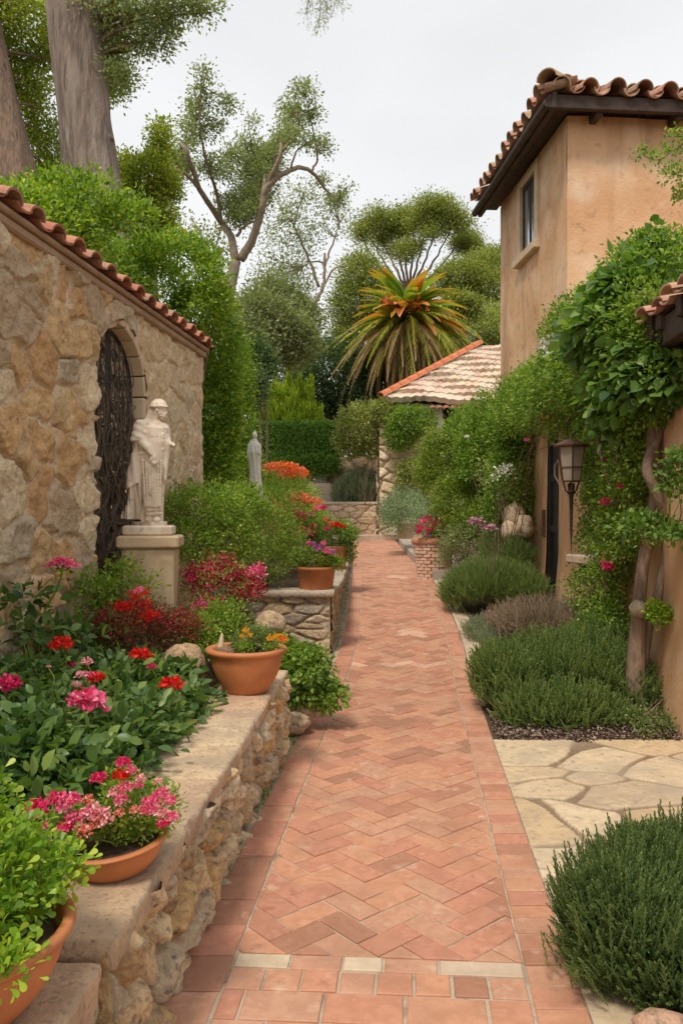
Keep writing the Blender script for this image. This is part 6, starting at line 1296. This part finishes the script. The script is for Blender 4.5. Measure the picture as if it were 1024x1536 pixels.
V, F, r = join([(V, F, r), (V2, F2, r2)]); part('foliage', V, F, M['hedge'], hg, rnd=r); mb = MB(); mb.box((-2.35, 28.05, 3.8), (4.0, .7, 1.1)); mb.part('branch_core', M['bark2'], hg)
# palm with orange crown
PK = 1.75
pc = P(610, 482, 30.5); pb = np.array([pc[0], pc[1]+.1, 1.1])
pt = thing('palm', 'squat palm with orange-tinged upper fronds and a skirt of drooping grey-green fronds', 'palm', pb)
mb = MB(); mb.tube([pb, pb+(pc-pb)*.5, pc-[0, 0, .1]], [.48, .42, .36], 14, True, .15); mb.part('trunk', M['bark2'], pt, True)
def frond(kind, seed, L=1.45, w=.15):
    g = rng(seed); V = []; F = []; Rr = []
    n = 16; ts = np.linspace(0, 1, n)
    if kind == 'up': pts = np.stack([ts*0, L*ts*(1-.15*ts), -.45*L*ts**2.2], -1)
    else: pts = np.stack([ts*0, L*(.62*np.sin(ts*1.35)), -L*1.12*(1-np.cos(ts*1.5))], -1)
    if kind == 'up':                                           # broad channelled strap leaf
        wv = w*.48*np.sin(np.clip(ts*.93+.07, 0, 1)*math.pi)**.7
        for i in range(n): V += [pts[i]+[-wv[i], 0, wv[i]*.45], pts[i], pts[i]+[wv[i], 0, wv[i]*.45]]
        for i in range(n-1):
            for j in (0, 1): F += [(i*3+j, i*3+j+1, i*3+j+4), (i*3+j, i*3+j+4, i*3+j+3)]; Rr += [ts[i], ts[i]]
    else:
        b = 0
        for i in range(n-1):
            sg_ = .026*(1-.6*ts[i]); V += [pts[i]-[sg_, 0, 0], pts[i]+[sg_, 0, 0], pts[i+1]+[sg_, 0, 0], pts[i+1]-[sg_, 0, 0]]; F += [(b, b+1, b+2), (b, b+2, b+3)]; b += 4; Rr += [.95, .95]
        for i in range(1, n):
            for k in range(3):
                t = (i-k/3)/(n-1); p = np.array([np.interp(t, ts, pts[:, a]) for a in range(3)]); d = nrmz(np.array([np.interp(min(t+.05, 1), ts, pts[:, a])-np.interp(t-.05, ts, pts[:, a]) for a in range(3)]))
                for sg in (-1, 1):
                    l = .24*math.sin(math.pi*min(1, t*.9+.12))+.03; q = p+nrmz(d*1.0+np.array([sg*.75, 0, -.35])+g.normal(size=3)*.12)*l; sd = nrmz(np.cross(q-p, [0, 0, 1]))*.024
                    V += [p-sd, p+sd, q]; F.append((b, b+1, b+2)); b += 3; Rr.append(g.random()*.7+.15)
    return np.array(V, float), np.array(F, int), np.array(Rr)
M['strap'] = leafmat('leaf_strap', [(.10, .18, .02), (.16, .27, .03), (.26, .36, .05), (.55, .24, .05)], .35); M['strap_o'] = leafmat('leaf_strap_orange', [(.16, .22, .03), (.48, .26, .05), (.70, .22, .04), (.72, .30, .14)], .35)
FM = {}
for k in range(3):
    for kd, mt in (('up', 'strap'), ('upo', 'strap_o'), ('down', 'frond_dry')):
        V, F, r = frond('up' if kd.startswith('up') else 'down', 500+k, 1.25 if kd.startswith('up') else 1.55, .24+.03*k); FM[kd, k] = mesh('frond', V, F, M[mt], rnd=r)
FM['down', 3] = mesh('frond', *(lambda a: (a[0], a[1]))(frond('down', 510, 1.6)), M['frond'], rnd=frond('down', 510, 1.6)[2])
g = rng(95)
for i in range(96):
    a = i*2.39996+g.uniform(-.2, .2)
    if i < 40: el = R(g.uniform(12, 84)); kd = 'up' if g.random() < .88 else 'upo'; k = int(g.integers(0, 3)); sc = g.uniform(.9, 1.12); z = .10
    elif i < 58: el = R(g.uniform(-5, 30)); kd = 'upo' if g.random() < .6 else 'up'; k = int(g.integers(0, 3)); sc = g.uniform(.85, 1.15); z = .0
    else: el = R(g.uniform(-34, 22)); kd = 'down'; k = int(g.integers(0, 4)); sc = g.uniform(.85, 1.2); z = -.12
    inst(pt, FM[kd, k], 'frond', pc+np.array([.10*math.cos(a), .10*math.sin(a), z])*PK, (el, g.uniform(-.2, .2), a-math.pi/2), sc*PK)
from mathutils import Euler
for nm_, mt_, kd_, n_f, e0, e1, s0, s1, z_ in (('frond_skirt', 'frond_dry', 'down', 150, -38, 30, .75, 1.15, -.15), ('inner_fronds', 'strap', 'up', 60, 5, 75, .6, .95, .05), ('outer_fronds', 'frond', 'down', 60, 10, 45, .8, 1.1, -.02)):
    js = []
    for i in range(n_f):
        a = g.uniform(0, 2*math.pi); V, F, r = frond(kd_, 600+i % 7, 1.25 if kd_ == 'up' else 1.5, .22); E_ = np.array(Euler((R(g.uniform(e0, e1)), g.uniform(-.2, .2), a-math.pi/2)).to_matrix())
        js.append(((V*g.uniform(s0, s1)*PK)@E_.T+pc+np.array([.1*math.cos(a), .1*math.sin(a), z_])*PK, F, r))
    V, F, r = join(js); part(nm_, V, F, M[mt_], pt, rnd=r, kind='stuff')
blossoms(pt, 'f_orange', [E(592, 452, 29.4, 16, 9), E(618, 458, 29.4, 16, 9), E(632, 464, 29.4, 7, 6), E(575, 465, 29.5, 12, 5)], 40, 6, .10, .09, 471, name='flower_cluster'); blossoms(pt, 'f_coral', [E(588, 455, 29.3, 8, 9), E(615, 466, 29.3, 6, 5), E(645, 500, 29.4, 10, 5)], 30, 6, .10, .09, 473, name='flower_cluster')
# big trunks and foliage, top left
for lab, pts, sd, bs in (('huge grey-barked straight trunk rising behind the tiled wall', [(150, 420, 46), (142, 300, 42), (128, 180, 39), (116, 60, 39), (106, -60, 38), (98, -200, 34)], 481, 12.0), ('leaning brown tree trunk at the top left edge', [(50, 420, 36), (32, 290, 31), (14, 210, 28), (-8, 110, 26), (-30, 0, 24), (-60, -140, 20)], 483, 12.6)):
    b = P(pts[0][0]+6, pts[0][1], bs); b[2] = .2; t = thing('tree', lab, 'tree', b); mb = MB(); cu = curve([b]+[P(u, v, bs) for u, v, r in pts], 8); rr = np.interp(np.linspace(0, 1, len(cu)), np.linspace(0, 1, len(pts)+1), [pts[0][2]*1.15]+[r for u, v, r in pts])*bs/FPX
    V, F = tube(cu, rr, 40, True); V = np.array(V); ang = fbm(V*np.array([5, 5, .9])+sd, 4); cen = np.stack([np.interp(V[:, 2], cu[:, 2], cu[:, a]) for a in (0, 1)], -1); d = V[:, :2]-cen; V[:, :2] = cen+d*(1+.13*ang[:, None]); mb.add(V, F)
    mb.part('trunk', M['bark' if sd == 481 else 'bark2'], t, True)
    if sd == 481: V, F = rockmesh(41, .11); part('burl', V+P(160, 208, bs-.1), F, M['bark'], t, True)
    if sd == 481: el = [E(190, 20, 12, .75, .32, m=True), E(165, 80, 12.2, .35, .42, m=True), E(225, 50, 12, .35, .30, m=True), E(175, 115, 12, .28, .16, m=True), E(250, 10, 11.8, .5, .18, m=True), E(300, 5, 11.8, .3, .12, m=True)]; mt = 'euc'; n_ = 1000
    else: el = [E(20, 30, 13.2, .65, .6, m=True), E(60, 60, 13.5, .4, .5, m=True), E(50, 130, 13.5, .35, .5, m=True), E(60, 210, 14, .5, .5, m=True), E(15, 120, 13.5, .45, .5, m=True), E(75, 270, 14, .45, .35, m=True), E(160, 60, 14.5, .4, .7, m=True), E(165, 125, 14.5, .35, .3, m=True), E(90, 320, 14, .7, .3, m=True)]; mt = 'treeleaf'; n_ = 3400
    (V, F, r), c, o = leaves(sd+1, el, n_, 10, .085, .062, back=1, low=-1, shell=(.1, 1.05), lump=.5); part('crown', V, F, M[mt], t, rnd=r)
    mb = MB(); tips = c[rng(sd).choice(len(c), 26)]; q = cu[int(len(cu)*.7)]
    for tip in tips:
        k = cu[np.argmin(np.abs(cu[:, 2]-min(tip[2]-.4, cu[-1][2])))]; cv = curve([k, (k+tip)/2+[0, 0, .1], tip], 4); mb.tube(cv, np.linspace(.035, .008, len(cv)), 5, False)
    mb.part('limb', M['bark2'], t)
far('bright green spire-topped tree right of the huge trunk', [E(225, 265, 16, 38, 34), E(240, 215, 16, 14, 30), E(205, 290, 16, 34, 30), E(250, 285, 16, 20, 14), E(243, 195, 16, 7, 18), E(185, 250, 16, 10, 22), E(225, 330, 16, 40, 40)], 'treeleaf', .075, 1700, 10, .09, 491, lump=.45)
ob = thing('hanging_branch', 'wispy grey-green leafy branch hanging into the sky at the top edge', 'branch', P(480, -60, 9)); mb = MB(); cps = []
for q in ([(470, -60), (480, -10), (478, 40)], [(480, -40), (500, -5), (515, 8)], [(470, -40), (462, 5), (458, 22)], [(478, -20), (490, 10), (488, 25)]):
    cu = curve([P(u, v, 9) for u, v in q], 5); mb.tube(cu, np.linspace(.008, .002, len(cu)), 4); cps += list(cu[3:])
cu_ = curve([P(100, -190, 12.0), P(250, -260, 11.2), P(400, -190, 10), P(476, -62, 9)], 8); mb.tube(cu_, np.linspace(.09, .012, len(cu_)), 7); mb.part('twig', M['bark2'], ob); (V, F, r), c, o = leaves(493, [(x, np.array([.05, .06, .06])) for x in cps], 110, 8, .035, .042, TN, back=1, low=-1, up=-.8); part('foliage', V, F, M['euc'], ob, rnd=r)
# far woodland closing the horizon
el = []; g = rng(97)
for x in np.arange(-60, 75, 4.0):
    el.append((np.array([x+g.uniform(-1, 1), 62+g.uniform(-4, 6), g.uniform(3.5, 5)]), np.array([4.2, 3.5, g.uniform(5.5, 8.0)])))
V, F, r = leaves(501, el, 9000, 9, .5, .55, lump=.35, back=.1, shell=(.8, 1), low=-.6)[0]; struct('woodland', V, F, M['wood'], rnd=r, kind='stuff', label='dark belt of distant trees closing the horizon', cat='woodland')
# shrubs in the middle distance left of the path end
S('dark shrub filling the ground beyond the small white statue', [E(360, 720, 15, 40, 40, .8), E(320, 740, 14, 40, 40, .8), E(400, 730, 16, 36, 24, .8)], 'ivy2', .06, 900, 10, .07, 511, .5)
S('green ground shrubs left of the far planter', [E(440, 745, 20, 36, 24, 1), E(475, 775, 22, 14, 12, .8), E(400, 760, 18, 40, 30, 1)], 'shrub', .07, 700, 10, .08, 513, .6)
for u in (505, ): pass
